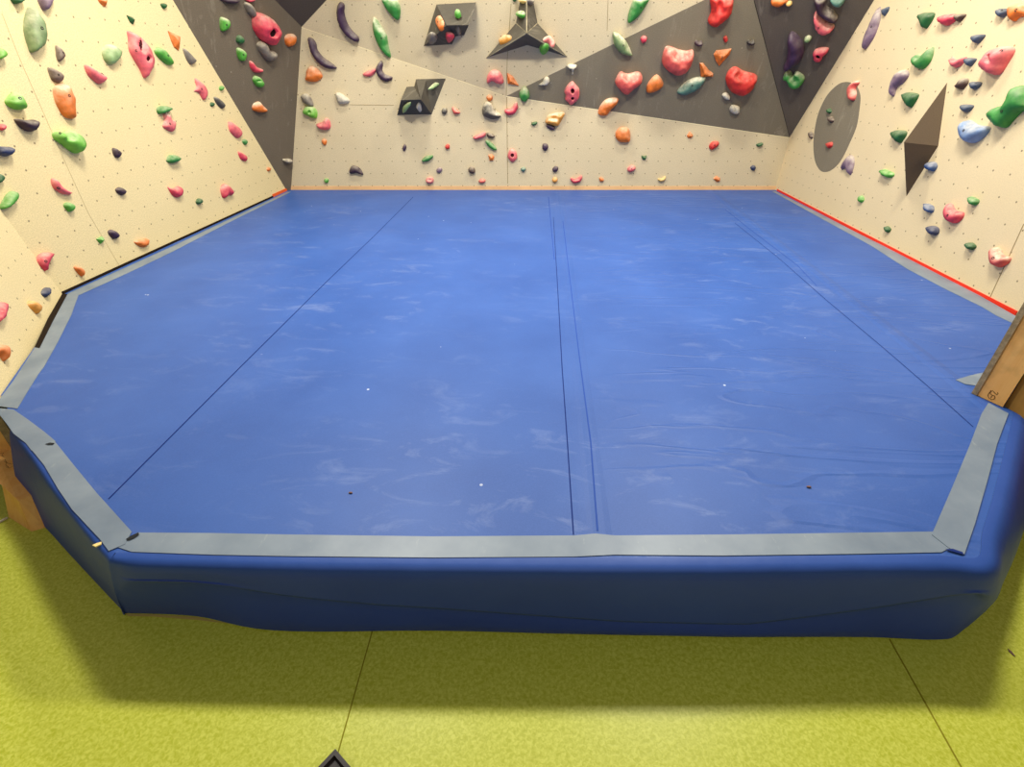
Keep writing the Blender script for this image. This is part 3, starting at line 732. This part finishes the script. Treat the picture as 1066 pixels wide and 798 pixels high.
hold('L', 'j', '540,560 560,540 590,555 617,590 610,620 585,618 565,640 550,632 538,590', .045, 'pink', 'pink dome hold with a notched foot, low on the left wall near the back')
hold('L', 'i', '118,90 190,100 250,97 260,130 245,170 215,180 170,160 140,130', .06, 'dkpurple', 'purple brown wedge hold left of the bright green pocket hold', chalk=.5)
hold('L', 'i', (18, 148, 20, 22), .03, 'pink', 'tiny pink dot hold by the left edge of the photo')
hold('L', 'i', '-25,285 50,283 85,290 87,325 60,350 20,345 -25,330', .05, 'navy', 'dark blue hold cut by the left edge, above the green ovals')
hold('L', 'i', '-25,470 10,475 28,500 10,530 -25,535', .035, 'dkgreen', 'dark green hold cut by the left edge, above the green oval')
hold('L', 'i', '388,195 405,178 450,185 490,168 530,190 560,220 582,270 578,300 550,330 510,315 440,260 400,230', .085, 'lime', 'big bright green jug hold with a hollow, left wall centre', scoop=[(490, 215, 34, 40)], bolt=(420, 190))
hold('L', 'i', '15,690 50,625 85,592 115,600 118,640 95,680 50,712 20,715', .045, 'green', 'slanted green oval hold near the left edge, below the dark blue one')
hold('L', 'i', '365,503 390,510 430,560 497,600 485,615 440,610 390,580 365,540', .035, 'rose', 'pink crescent hold below the big bright green jug', bolt=(405, 570))
hold('L', 'i', '448,685 475,668 512,685 512,720 485,735 465,715', .035, 'green', 'small green nub hold below the pink crescent')
hold('L', 'i', '783,300 800,293 835,320 838,340 820,362 795,345', .03, 'dkpurple', 'small dark purple hold right of the big bright green jug', bolt=(822, 325))
hold('L', 'i', '805,580 830,563 865,580 872,600 850,620 820,605', .03, 'dkpurple', 'small dark purple knob right of the small green nub')
hold('L', 'r', '262,330 280,300 320,283 372,290 350,330 332,370 328,405 310,412 275,380 262,355', .045, 'pink', 'pink bean hold beside the fold of the left wall', bolt=(318, 345))
hold('L', 'r', '518,388 540,378 580,405 582,435 570,450 545,425', .03, 'orange', 'small orange hold just above the tape, right of the wall fold')
hold('L', 'r', '673,190 710,172 722,190 715,215 700,223', .03, 'green', 'small green triangle hold left of a dark purple leaf hold', 'f')
hold('L', 'r', '755,140 775,125 805,140 825,165 815,185 795,190 770,170', .035, 'purple', 'dark purple leaf hold low on the left wall')
hold('L', 'r', '935,210 975,195 1025,188 1028,230 1000,248 965,238', .03, 'orange', 'orange half-round hold just above the mat edge on the left wall')
hold('M', 'r', '295,560 315,527 338,530 342,570 322,592', .03, 'navy', 'navy blue teardrop hold just left of the wall fold')
hold('M', 'r', '207,640 215,615 250,635 278,665 272,705 245,685', .035, 'amber', 'amber orange hold below the navy teardrop')
hold('M', 'r', '-25,630 25,635 42,665 35,705 10,763 -25,755', .04, 'pink', 'pink hold cut by the left edge beside the wall fold')
hold('M', 's', '-25,400 20,390 50,430 57,470 42,500 10,460 -25,440', .035, 'orange', 'orange hold at the left edge, lowest on the left wall')
# ---- dark left corner panel
hold('D', 'b', '530,135 545,120 590,140 597,175 580,205 545,218 532,190', .045, 'green', 'green knob with chalky side, highest green one on the dark left panel', bolt=(572, 172), chalk=.6)
hold('D', 'b', (667, 275, 27, 30), .04, 'dkgreen', 'dark green round knob on the dark left panel between two brighter green ones')
hold('D', 'b', '645,345 665,333 705,360 708,395 690,425 660,410', .045, 'green', 'light green pointed knob below the dark green round one', bolt=(688, 378), chalk=.5)
hold('D', 'b', '700,25 730,20 765,60 775,110 755,120 720,85', .05, 'grey', 'grey slanted drop hold just above the big pink jug', chalk=.5)
hold('D', 'b', '780,100 830,98 890,130 935,185 945,240 915,300 895,318 830,285 790,235 770,180', .13, 'pink', 'big glossy pink pod hold with a round dark opening on the dark left panel', pk=[(893, 228, 27, 32, .3)])
hold('D', 'b', '790,310 820,287 850,310 870,350 910,360 918,390 890,420 855,418 820,380 800,350', .07, 'grey', 'grey bone-shaped hold below the big pink pod', chalk=.4)
hold('D', 'b', '980,260 1005,238 1045,240 1055,270 1040,310 1005,325 985,305', .05, 'orange', 'orange round hold right of the big pink pod', chalk=.5)
hold('D', 'b', '733,425 755,430 785,465 828,485 815,500 770,503 740,470', .035, 'pink', 'pink slice hold on the dark left panel above a green oval')
hold('D', 'b', '757,545 775,525 815,545 832,580 815,605 785,600 762,570', .045, 'green', 'green grooved oval hold below the pink slice', scoop=[(795, 560, 22, 8, .6)])
hold('D', 'b', '760,765 760,725 800,705 830,735 858,765 820,780', .05, 'orange', 'orange chalky hold low on the dark left panel', chalk=.7)
hold('D', 'b', '530,-12 655,-12 655,15 610,27 560,15', .05, 'dkpurple', 'dark purple hold cut by the top edge over the dark left panel')
hold('D', 'b', '700,-10 765,-12 755,10 725,15', .04, 'pink', 'pink red hold cut by the top edge, right of the dark purple one')
hold('D', 'k', '38,505 88,503 90,520 65,534 40,525', .05, 'grey', 'small grey ledge hold in the narrow foot of the dark left panel', chalk=.6)
# ---- lower back wall
hold('B', 'c', '135,262 165,265 190,300 200,345 240,395 290,430 328,462 325,475 270,475 215,445 170,390 145,330', .07, 'purple', 'long dark purple banana hold, lower of two, by the back left corner')
hold('B', 'c', '125,485 150,457 195,468 232,515 225,545 180,568 118,555 120,520', .07, 'orange', 'orange rounded block hold under the lower purple banana', chalk=.45)
hold('B', 'c', '515,512 555,488 600,475 602,500 575,527 535,530', .04, 'rose', 'small pink wedge hold touching the small purple crescent')
hold('B', 'c', '638,420 655,440 650,485 675,515 718,530 712,555 670,565 630,540 608,500 607,465', .05, 'purple', 'small purple crescent hold right of the pink wedge on the back wall', chalk=.45)
hold('B', 'c', '85,665 120,645 155,675 172,730 145,735 105,710', .06, 'grey', 'grey rounded hold on top of the bright green one by the back left corner', chalk=.4)
hold('B', 'k', '165,180 185,140 230,140 262,170 262,215 240,222 200,205', .07, 'lime', 'bright green lumpy hold right below the grey one by the back left corner', scoop=[(215, 178, 12, 14)])
hold('B', 'c', '325,650 350,640 400,670 422,695 410,715 370,718 345,705', .06, 'white', 'white grey hook-shaped hold on the left of the back wall')
hold('B', 'k', '260,260 300,245 325,218 350,235 358,275 345,298 300,300 270,285', .06, 'rose', 'pink shell-shaped hold below the bright green lumpy one')
hold('B', 'k', '297,375 315,362 333,378 325,405 308,402', .03, 'orange', 'tiny orange hold under the pink shell-shaped one')
hold('B', 'k', '488,585 500,555 525,548 560,565 585,605 575,612 540,600 510,605 492,600', .045, 'dkpurple', 'dark brown half-moon hold low on the back wall')
hold('B', 'k', (330, 652, 16, 17), .03, 'green', 'tiny green ball hold just above the mat at the back left')
hold('B', 'k', '858,420 872,398 885,420 872,447 860,440', .03, 'purple', 'tiny purple hold below the lower notched volume')
hold('B', 'l', '60,510 85,485 130,475 137,490 110,515 70,522', .045, 'mid', 'green cucumber-shaped hold low on the back wall, right of the half-moon')
hold('B', 'l', '197,168 210,148 230,152 237,172 225,192 203,188', .04, 'dkgrey', 'small dark grey knob right of the lower notched volume')
hold('B', 'l', '268,145 285,145 325,178 310,190 280,188', .05, 'salmon', 'small pink wedge with orange top, left of the big grey claw', chalk=.5)
hold('B', 'l', (238, 417, 16, 18), .035, 'red', 'tiny red ball hold above the mauve nub on the back wall')
hold('B', 'l', '162,575 185,557 202,575 190,595 168,595', .03, 'mauve', 'small mauve nub hold above the pink cup at the mat edge')
hold('B', 'l', '87,650 100,630 130,628 143,650 130,672 97,670', .045, 'palepink', 'pale pink cup hold right at the mat edge of the back wall', scoop=[(115, 645, 18, 12)])
hold('B', 'l', '383,570 400,552 425,565 428,595 405,605 385,590', .05, 'brown', 'brown knob hold near the mat, left of the joint in the back wall')
hold('B', 'l', '453,655 475,638 502,650 490,668 465,668', .035, 'salmon', 'salmon low dome hold at the mat edge, left of the wall joint')
hold('B', 'l', '507,75 525,58 550,70 545,95 520,98', .04, 'orange', 'small orange red hold on top of the big grey claw', chalk=.5)
hold('B', 'l', '480,140 505,105 540,115 565,160 605,195 600,215 555,228 510,215 482,195', .08, 'dkgrey', 'big grey claw-shaped hold left of the joint in the back wall', chalk=.8)
hold('B', 'l', '633,165 645,155 680,150 705,115 720,110 727,145 705,185 670,200 640,188', .055, 'pink', 'red pink bean hold right beside the joint, next to the grey claw')
hold('B', 'l', '818,258 835,245 860,245 855,262 830,270', .04, 'dkgreen', 'small green hold left of the big yellow chalky bowl')
hold('B', 'l', '920,265 955,262 985,285 965,305 930,285', .035, 'purple', 'small purple hold tucked under the big yellow chalky bowl')
hold('B', 'l', '918,250 925,215 955,190 1050,180 1020,250 1000,275 950,265', .09, 'amber', 'big yellow chalky bowl hold just below the grey panel', chalk=.9, scoop=[(975, 220, 38, 22)])
hold('B', 'l', '415,350 450,330 497,315 500,345 470,360 430,368', .05, 'rose', 'pink sloping hold above the slim green leaf on the back wall')
hold('B', 'l', '510,318 545,325 567,345 545,360 515,350', .045, 'brown', 'brown red hold right next to the pink sloping one', chalk=.4)
hold('B', 'l', '500,378 520,372 560,405 580,435 560,442 520,415', .04, 'mid', 'slim green leaf hold beneath the pink and brown pair')
hold('B', 'l', '520,475 545,468 562,485 555,512 530,515', .04, 'orange', 'small orange cube-like hold under the slim green leaf', 'f')
hold('B', 'l', '655,480 668,440 690,430 715,455 720,495 690,525 665,505', .045, 'rose', 'pink ring-shaped hold with a centre pocket on the back wall', pk=[(687, 477, 13, 14)])
hold('B', 'l', (763, 573, 18, 16), .035, 'teal', 'small teal knob hold below the pink ring')
hold('B', 'l', '895,410 905,395 930,398 935,425 920,445 900,438', .045, 'purple', 'small purple knob below the yellow bowl, upper of two')
hold('B', 'l', '965,572 985,550 1005,560 1000,585 975,592', .04, 'purple', 'small purple knob right above a small amber hold')
hold('B', 'l', '965,640 985,628 1002,645 985,668 968,660', .035, 'amber', 'small amber hold at the mat edge under a purple knob')
hold('B', 'm', '227,630 260,640 300,615 307,635 290,662 250,670 230,655', .045, 'pink', 'pink smile-shaped hold at the mat edge of the back wall', scoop=[(265, 640, 25, 10)])
hold('B', 'm', '425,633 440,628 458,648 440,660 428,652', .03, 'orange', 'tiny orange chip at the mat edge, right of the pink smile')
hold('B', 'm', '540,350 542,315 565,285 600,280 635,300 638,378 595,388 560,380', .075, 'orange', 'plain orange dome hold under the grey panel')
hold('B', 'm', '718,478 735,482 752,478 748,500 735,508 722,498', .03, 'dkgreen', 'small dark green heart-shaped hold right of the orange dome')
hold('B', 'm', '620,572 640,548 668,550 677,570 650,592 628,590', .05, 'rose', 'pink round hold with a bolt, low on the back wall right half', bolt=(648, 570), chalk=.4)
hold('B', 'm', '832,638 860,635 882,620 882,645 855,660 838,655', .035, 'yellow', 'pale yellow small hook hold at the mat edge')
hold('B', 'n', '168,340 188,312 212,340 195,358 175,355', .035, 'orange', 'small orange star-like hold right under the grey panel edge', 'f')
hold('B', 'n', '323,410 345,382 385,380 388,405 350,437 328,435', .045, 'red', 'red oval hold at the right of the back wall', bolt=(358, 407))
hold('B', 'n', '650,400 690,388 692,405 670,418 655,414', .035, 'dkgreen', 'small dark green hold near the back right corner')
hold('B', 'n', '608,562 625,545 643,552 640,575 622,582', .035, 'navy', 'small navy hold near the back right corner, below the dark green one')
hold('B', 'n', '352,640 372,618 398,635 395,658 375,662', .035, 'orange', 'orange cross-like hold at the mat edge under the red oval', 'f')
# ---- upper pale back panel
hold('U', 'c', '355,17 385,35 385,90 405,160 440,215 480,255 487,285 470,293 420,265 375,215 345,160 333,110 335,55', .07, 'purple', 'long dark purple banana hold, upper of two, on the pale upper panel')
hold('U', 'c', '590,120 640,180 680,250 692,320 708,390 695,400 650,360 610,290 583,200', .065, 'mid', 'long green leaf hold crossing the fold of the back wall', chalk=.8, bolt=(645, 265))
hold('U', 'c', '645,-20 730,-20 770,40 772,110 755,143 710,105 665,45', .07, 'mid', 'green leaf hold cut by the top edge, right of the upper purple banana', chalk=.8)
hold('U', 'd', '510,540 530,500 565,487 605,505 627,560 615,583 580,580 545,565 515,580', .07, 'rose', 'pink kidney-shaped hold directly under the star volume')
hold('U', 'd', '650,505 690,530 733,595 655,580', .045, 'orange', 'orange triangle hold right of the pink kidney', 'f')
hold('U', 'd', '686,-15 716,-15 713,6 695,11', .03, 'dkgreen', 'sliver of a dark green hold at the top edge, left of the star volume')
hold('U', 'e', '545,-20 640,-20 610,50 560,120 500,163 490,130 505,60', .07, 'mid', 'big green leaf hold cut by the top edge over the grey panel tip', chalk=.8, bolt=(580, 52))
# ---- grey back panel
hold('G', 'l', '735,50 755,15 775,5 800,35 805,75 780,105 745,95', .08, 'mid', 'green pod hold at the sharp left tip of the grey panel', chalk=.5)
hold('G', 'e', '390,225 430,240 480,290 520,380 500,388 440,370 400,320 388,270', .07, 'sage', 'sage green leaf hold at the slanted upper edge of the grey panel', chalk=.6, bolt=(458, 315))
hold('G', 'e', '578,268 600,248 622,262 615,290 590,300', .035, 'pink', 'tiny red hold right of the sage leaf on the grey panel')
hold('G', 'e', '403,570 440,505 490,520 560,505 590,530 585,575 530,620 480,658 430,620', .12, 'salmon', 'salmon red bowl hold, leftmost and smallest of three on the grey panel', chalk=.45, scoop=[(505, 535, 55, 25)])
hold('G', 'e', '730,415 750,340 785,330 840,350 900,362 945,355 945,410 910,490 845,525 790,510 740,465', .13, 'salmon', 'large salmon red bowl hold in the middle of the grey panel', chalk=.45, scoop=[(845, 385, 65, 35)])
hold('G', 'e', '620,635 630,580 690,520 735,570 720,615 650,645', .06, 'orange', 'orange shield hold between two salmon bowls on the grey panel')
hold('G', 'e', '952,298 965,280 985,290 1000,282 1010,305 990,320 965,318', .05, 'dkpurple', 'small dark bow-like hold above the orange chunk, left one of two')
hold('G', 'e', '833,635 880,580 940,545 1028,535 1010,585 960,630 890,660 850,655', .065, 'teal', 'teal leaf hold lying slanted under the large salmon bowl', chalk=.6, bolt=(935, 592))
hold('G', 'f', '190,440 215,440 255,490 285,512 278,533 200,535', .06, 'orange', 'orange angular chunk hold touching the tip of the teal leaf', 'f')
hold('G', 'e', '70,460 90,448 130,452 135,465 118,480 112,515 100,515 98,482 80,475', .06, 'white', 'small white mushroom-like hold above the two-eyed pink one')
hold('G', 'e', '103,567 130,590 155,625 150,680 125,710 95,730 75,710 55,690 60,660 50,640 65,600', .06, 'rose', 'pink oval hold with two dark eye-like holes on the grey panel', pk=[(107, 632, 14, 19), (107, 682, 12, 12)])
hold('G', 'e', '283,785 300,735 345,690 420,683 415,720 370,765 340,800 300,798', .07, 'orange', 'orange chalky chunk hold on the lower edge of the grey panel', chalk=.7)
hold('G', 'd', '870,590 895,570 910,540 935,535 945,565 925,590 895,590', .05, 'white', 'small whitish hold with pink foot near the left tip of the grey panel')
hold('G', 'f', '275,-20 415,-20 418,60 400,110 340,165 290,192 250,155 275,80', .12, 'red', 'big red folded hold cut by the top edge of the photo', scoop=[(330, 40, 30, 55)], chalk=.35)
hold('G', 'f', '355,258 375,248 385,275 370,297 355,280', .03, 'red', 'tiny red nub hold under the big red folded hold')
hold('G', 'f', '517,298 530,278 548,286 562,274 572,295 555,312 530,312', .05, 'black', 'small black bow-like hold, right one of two on the grey panel')
hold('G', 'f', '287,380 305,352 410,340 395,380 325,458 305,430', .055, 'orange', 'orange three-cornered plate hold above the right salmon bowl', 'f', bolt=(345, 395))
hold('G', 'f', '375,570 390,505 440,470 500,500 585,525 585,560 545,630 480,665 410,640', .13, 'red', 'large red bowl hold at the right of the grey panel', scoop=[(475, 530, 55, 32)], chalk=.35)
hold('G', 'f', '345,660 375,642 400,665 395,690 365,688', .045, 'white', 'small white nub hold left under the right red bowl', chalk=.6)
hold('G', 'f', '398,750 420,728 465,742 462,780 430,790 403,775', .05, 'white', 'white twin-lobed hold, lowest on the grey panel', chalk=.6, scoop=[(432, 758, 5, 25)])
# ---- dark right corner panel
hold('K', 'g', '15,10 40,-15 120,-15 128,15 70,48 25,35', .06, 'orange', 'brownish orange hold cut by the top edge on the dark right panel')
hold('K', 'g', '120,15 155,12 160,35 130,42', .04, 'yellow', 'small yellow hold right beside the brownish orange one')
hold('K', 'g', '150,232 195,255 232,310 240,370 215,430 160,475 115,492 98,470 120,420 130,340 128,280', .11, 'purple', 'large dark purple banana hold on the dark right panel', chalk=.2)
hold('K', 'g', '247,270 275,250 298,265 285,288 255,292', .05, 'sage', 'small pale green cap hold right of the large purple banana', chalk=.6)
hold('K', 'g', '97,545 120,505 150,505 165,530 190,505 235,530 245,560 220,600 180,615 140,595 125,560', .09, 'mid', 'green wavy cup hold under the large purple banana', scoop=[(185, 560, 35, 30)], chalk=.5, bolt=(180, 562))
hold('K', 'g', '310,130 325,90 360,130 400,165 448,180 440,215 380,243 335,220 315,180', .08, 'rose', 'pale pink half-moon hold below the striped purple one', bolt=(345, 195), chalk=.5)
hold('K', 'g', '320,-20 400,-20 400,50 445,85 475,125 465,155 420,150 370,120 330,70', .09, 'dkpurple', 'curved dark purple hold with chalk stripe at the top edge', chalk=.7)
hold('K', 'g', '430,-20 525,-20 525,15 500,45 460,40 435,15', .08, 'teal', 'dark teal round hold cut by the top edge at the right', chalk=.1)
hold('K', 'g', '305,385 320,350 365,335 413,340 405,370 375,395 360,425 320,425', .06, 'pink', 'red pink hooked hold with a finger hole on the dark right panel', pk=[(342, 392, 15, 15)])
# ---- right wall
hold('R', 'g', '765,45 768,110 755,170 720,260 665,340 652,325 665,260 700,180 735,100', .05, 'mauve', 'long slim mauve feather-shaped hold at the edge of the right wall', bolt=(712, 185), chalk=.5)
hold('R', 'g', '788,65 830,45 825,75 800,110 790,95', .035, 'slate', 'small slate triangle hold next to the top of the mauve feather')
hold('R', 'g', '615,555 620,575 595,610 600,650 585,695 560,690 550,645 560,600 590,565', .05, 'salmon', 'red bone-shaped hold at the top of the painted grey oval', chalk=.5)
hold('R', 'g', '845,610 855,565 885,510 920,483 955,490 958,525 925,570 880,605 860,660 848,665 840,640', .055, 'mauve', 'mauve comma-shaped hold on the right wall', chalk=.45)
hold('R', 'g', '930,650 960,638 1022,648 1025,670 1000,715 975,745 950,715 932,680', .055, 'dkgreen', 'green shield hold just left of the tip of the pointed volume')
hold('R', 'h', '335,120 345,95 380,85 432,90 425,125 395,175 372,198 355,165', .055, 'dkgreen', 'green shield hold highest on the right wall', chalk=.4)
hold('R', 'h', '478,135 495,105 550,95 595,105 575,145 525,178 490,165', .055, 'pink', 'pink pear-shaped hold touching a small brown one')
hold('R', 'h', '590,100 655,98 635,130 610,153 590,130', .04, 'brown', 'small brown wedge hold touching the pink pear')
hold('R', 'h', '880,65 900,58 950,65 935,100 905,122 882,95', .045, 'slate', 'slate blue wedge beside the orange hold at the right edge', bolt=(910, 72))
hold('R', 'h', '970,40 1080,25 1080,105 1020,120 990,148 960,125', .05, 'orange', 'flat orange hold cut by the right edge of the photo', bolt=(1008, 70))
hold('R', 'h', '706,260 725,240 785,240 765,275 735,302 710,285', .045, 'slate', 'slate blue wedge above the big pink pocket hold')
hold('R', 'h', '292,425 310,385 330,373 350,395 395,350 425,325 420,380 400,430 365,470 335,480 300,455', .06, 'mid', 'green bird-like hold with a raised tail on the right wall')
hold('R', 'h', '555,400 560,392 590,412 655,393 640,430 610,460 580,468 558,440', .045, 'rose', 'small pink fin hold touching a slate wedge on its right')
hold('R', 'h', '660,402 725,405 710,435 685,460 662,440', .04, 'slate', 'slate blue wedge touching the small pink fin')
hold('R', 'h', '765,460 790,410 850,340 900,320 965,330 960,370 925,430 880,500 845,520 790,495', .10, 'rose', 'big pink pocket hold in the upper right of the right wall', pk=[(825, 405, 18, 32, .35)], bolt=(905, 352))
hold('R', 'h', '582,600 610,575 630,545 665,542 668,570 645,605 620,620', .045, 'brown', 'brown knotted hold just right of the pointed volume tip', chalk=.4)
hold('R', 'h', '690,570 710,565 762,570 745,605 712,622 697,600', .04, 'slate', 'slate blue wedge right of the brown knotted hold', bolt=(728, 577))
hold('R', 'h', '630,740 640,722 705,728 690,760 660,778 638,765', .04, 'slate', 'slate blue wedge above the pale blue hold')
hold('R', 'p', '822,130 850,85 900,65 940,60 970,0 1000,-60 1040,-75 1090,-60 1090,70 1020,110 960,170 920,215 880,215 840,175', .09, 'mid', 'big dark green club-shaped hold cut by the right edge', bolt=(908, 102), chalk=.15)
hold('R', 'p', '625,235 640,195 670,165 730,200 800,210 805,235 770,280 720,315 680,325 640,300', .075, 'sky', 'pale blue bird-shaped hold right of the pointed volume', bolt=(645, 238), chalk=.35)
hold('R', 'p', '147,265 165,237 230,240 240,262 215,305 195,325 165,300', .055, 'dkgreen', 'green shield hold beside the left corner of the pointed volume', chalk=.4)
hold('R', 'p', '68,520 90,503 130,520 155,535 150,555 115,565 80,545', .045, 'green', 'light green ledge hold left of the foot of the pointed volume')
hold('R', 'p', '388,490 405,455 440,458 452,485 430,520 400,512', .05, 'blue', 'blue nub hold touching the lower right side of the pointed volume')
hold('R', 'q', '368,80 390,78 425,95 430,125 410,143 380,125 378,98', .045, 'blue', 'blue nub hold left of the pink crescent on the right wall')
hold('R', 'q', '395,240 430,232 462,250 460,285 430,298 402,275', .05, 'navy', 'navy nub hold, lowest blue one on the right wall')
hold('R', 'q', '515,135 530,95 550,75 575,120 610,133 633,140 630,170 600,205 565,215 530,195 515,160', .055, 'pink', 'pink crescent hold midway down the right wall', bolt=(535, 160))
hold('R', 'q', '685,30 712,35 743,55 735,80 710,92 690,75', .04, 'mid', 'small green nub above and right of the pink crescent')
hold('R', 'q', '665,352 700,350 723,375 705,395 690,400 668,380', .04, 'dkgreen', 'small dark green nub left of the lowest pink hold on the right wall')
hold('R', 'q', '835,400 865,380 890,400 910,435 957,450 940,490 885,520 845,495 832,440', .055, 'salmon', 'salmon crescent hold beside the panel joint, low on the right wall', bolt=(850, 455), chalk=.7)
hold('R', 'q', '100,240 118,235 138,255 128,275 115,280 102,262', .03, 'dkgreen', 'tiny dark green nub lowest on the right wall, near the red strip')
hold('R', 'o', '212,250 235,250 238,285 225,295 213,275', .03, 'brown', 'tiny brown hold left of the painted grey oval')
hold('R', 'o', (352, 102, 14, 18), .03, 'dkgreen', 'tiny green hold on the painted grey oval')
hold('R', 'o', (365, 162, 18, 22), .03, 'brown', 'tiny dark brown hold on the painted grey oval, under the green one')
hold('R', 'o', '335,325 370,318 372,345 350,362 335,345', .03, 'red', 'tiny red hold low on the painted grey oval')
hold('R', 'o', '435,490 460,440 495,407 520,425 520,480 500,540 480,535 460,500 440,510', .035, 'mauve', 'mauve oval hold with dark notch at the foot of the painted grey oval', chalk=.4)
hold('R', 'o', (572, 712, 18, 24), .03, 'green', 'small green nub low on the right wall, right below the mauve oval')
# ---- on the volumes
hold('V', 'd', '165,120 185,104 205,130 215,165 205,200 185,212 165,180 158,150', .035, 'orange', 'orange oval hold on the left face of the upper notched volume', bolt=(172, 150))
hold('V', 'd', '287,92 300,72 325,78 332,98 315,115 295,108', .05, 'green', 'green knob on the top face of the upper notched volume')
hold('V', 'd', '226,250 232,232 265,235 286,250 280,270 250,290 230,275', .035, 'pink', 'pink and purple wedge hold on the upper notched volume', chalk=.6)
hold('V', 'd', '95,265 120,235 150,240 168,262 160,285 130,298 100,285', .04, 'grey', 'grey chalky lump at the lower left of the upper notched volume', chalk=.7)
hold('V', 'd', '297,205 310,190 325,205 332,230 318,243 302,230', .03, 'grey', 'small grey hold in the dark notch of the upper volume', chalk=.5)
hold('V', 'd', '110,615 150,575 190,560 192,580 165,600 130,620', .03, 'mint', 'pale green leaf hold on the dark upper face of the lower notched volume', chalk=.6)
hold('V', 'c', '790,770 800,740 830,718 850,715 845,735 820,765 800,782', .03, 'mint', 'pale green pod on the black underside of the lower notched volume', chalk=.5)
hold('V', 'c', '885,740 905,715 920,735 925,765 915,775 898,760', .03, 'white', 'small white pointed hold on the underside of the lower notched volume')
hold('V', 'd', '600,280 625,250 655,238 675,245 668,270 630,295 598,302', .04, 'amber', 'amber chalky hold on the left arm of the star volume', chalk=.6)
hold('V', 'd', '905,265 925,248 955,255 978,290 980,320 965,322 945,295 915,285', .035, 'palepink', 'pale pink ring-like hold on the right arm of the star volume', scoop=[(938, 285, 16, 12)], chalk=.6)
hold('V', 'd', '872,340 890,315 925,315 940,340 925,365 895,368', .045, 'green', 'green knob on the right dark underside of the star volume', chalk=.5)
hold('V', 'd', '720,95 735,72 760,78 765,105 755,125 728,120', .05, 'green', 'green chalky knob on the upper arm of the star volume', chalk=.8)
hold('V', 'd', '737,-8 768,-8 775,10 758,25 740,15', .04, 'yellow', 'yellow knob at the top edge on the upper arm of the star volume', chalk=.6)
hold('V', 'd', '795,-8 825,-8 832,15 820,35 800,22', .04, 'grey', 'grey chalky knob at the top edge on the star volume upper arm', chalk=.7)
#HOLDS-END

# ------------------------------------------------------------------ light
def area(name, loc, sx, sy, power, col=(1, 0.95, 0.85), rot=(0, 0, 0)):
    l = bpy.data.lights.new(name, 'AREA'); l.shape = 'RECTANGLE'; l.size = sx; l.size_y = sy; l.energy = power; l.color = col
    o = bpy.data.objects.new(name, l); COL.objects.link(o); o.location = loc; o.rotation_euler = rot
for lx in (-1.35, 1.35):
    area('ceiling_light', (lx, 3.3, 3.8), 0.8, 0.36, 132)
for lx in (-1.1, 1.3):
    area('ceiling_light', (lx, 5.05, 3.9), 0.6, 0.25, 62)
area('ceiling_light', (0.2, -1.2, 3.4), 3.5, 0.5, 33)
w = bpy.data.worlds.new('world'); scene.world = w; w.use_nodes = True
w.node_tree.nodes['Background'].inputs[0].default_value = (1.0, 0.92, 0.80, 1); w.node_tree.nodes['Background'].inputs[1].default_value = 0.13
scene.view_settings.view_transform = 'Standard'; scene.view_settings.look = 'None'
scene.view_settings.exposure = 0.0
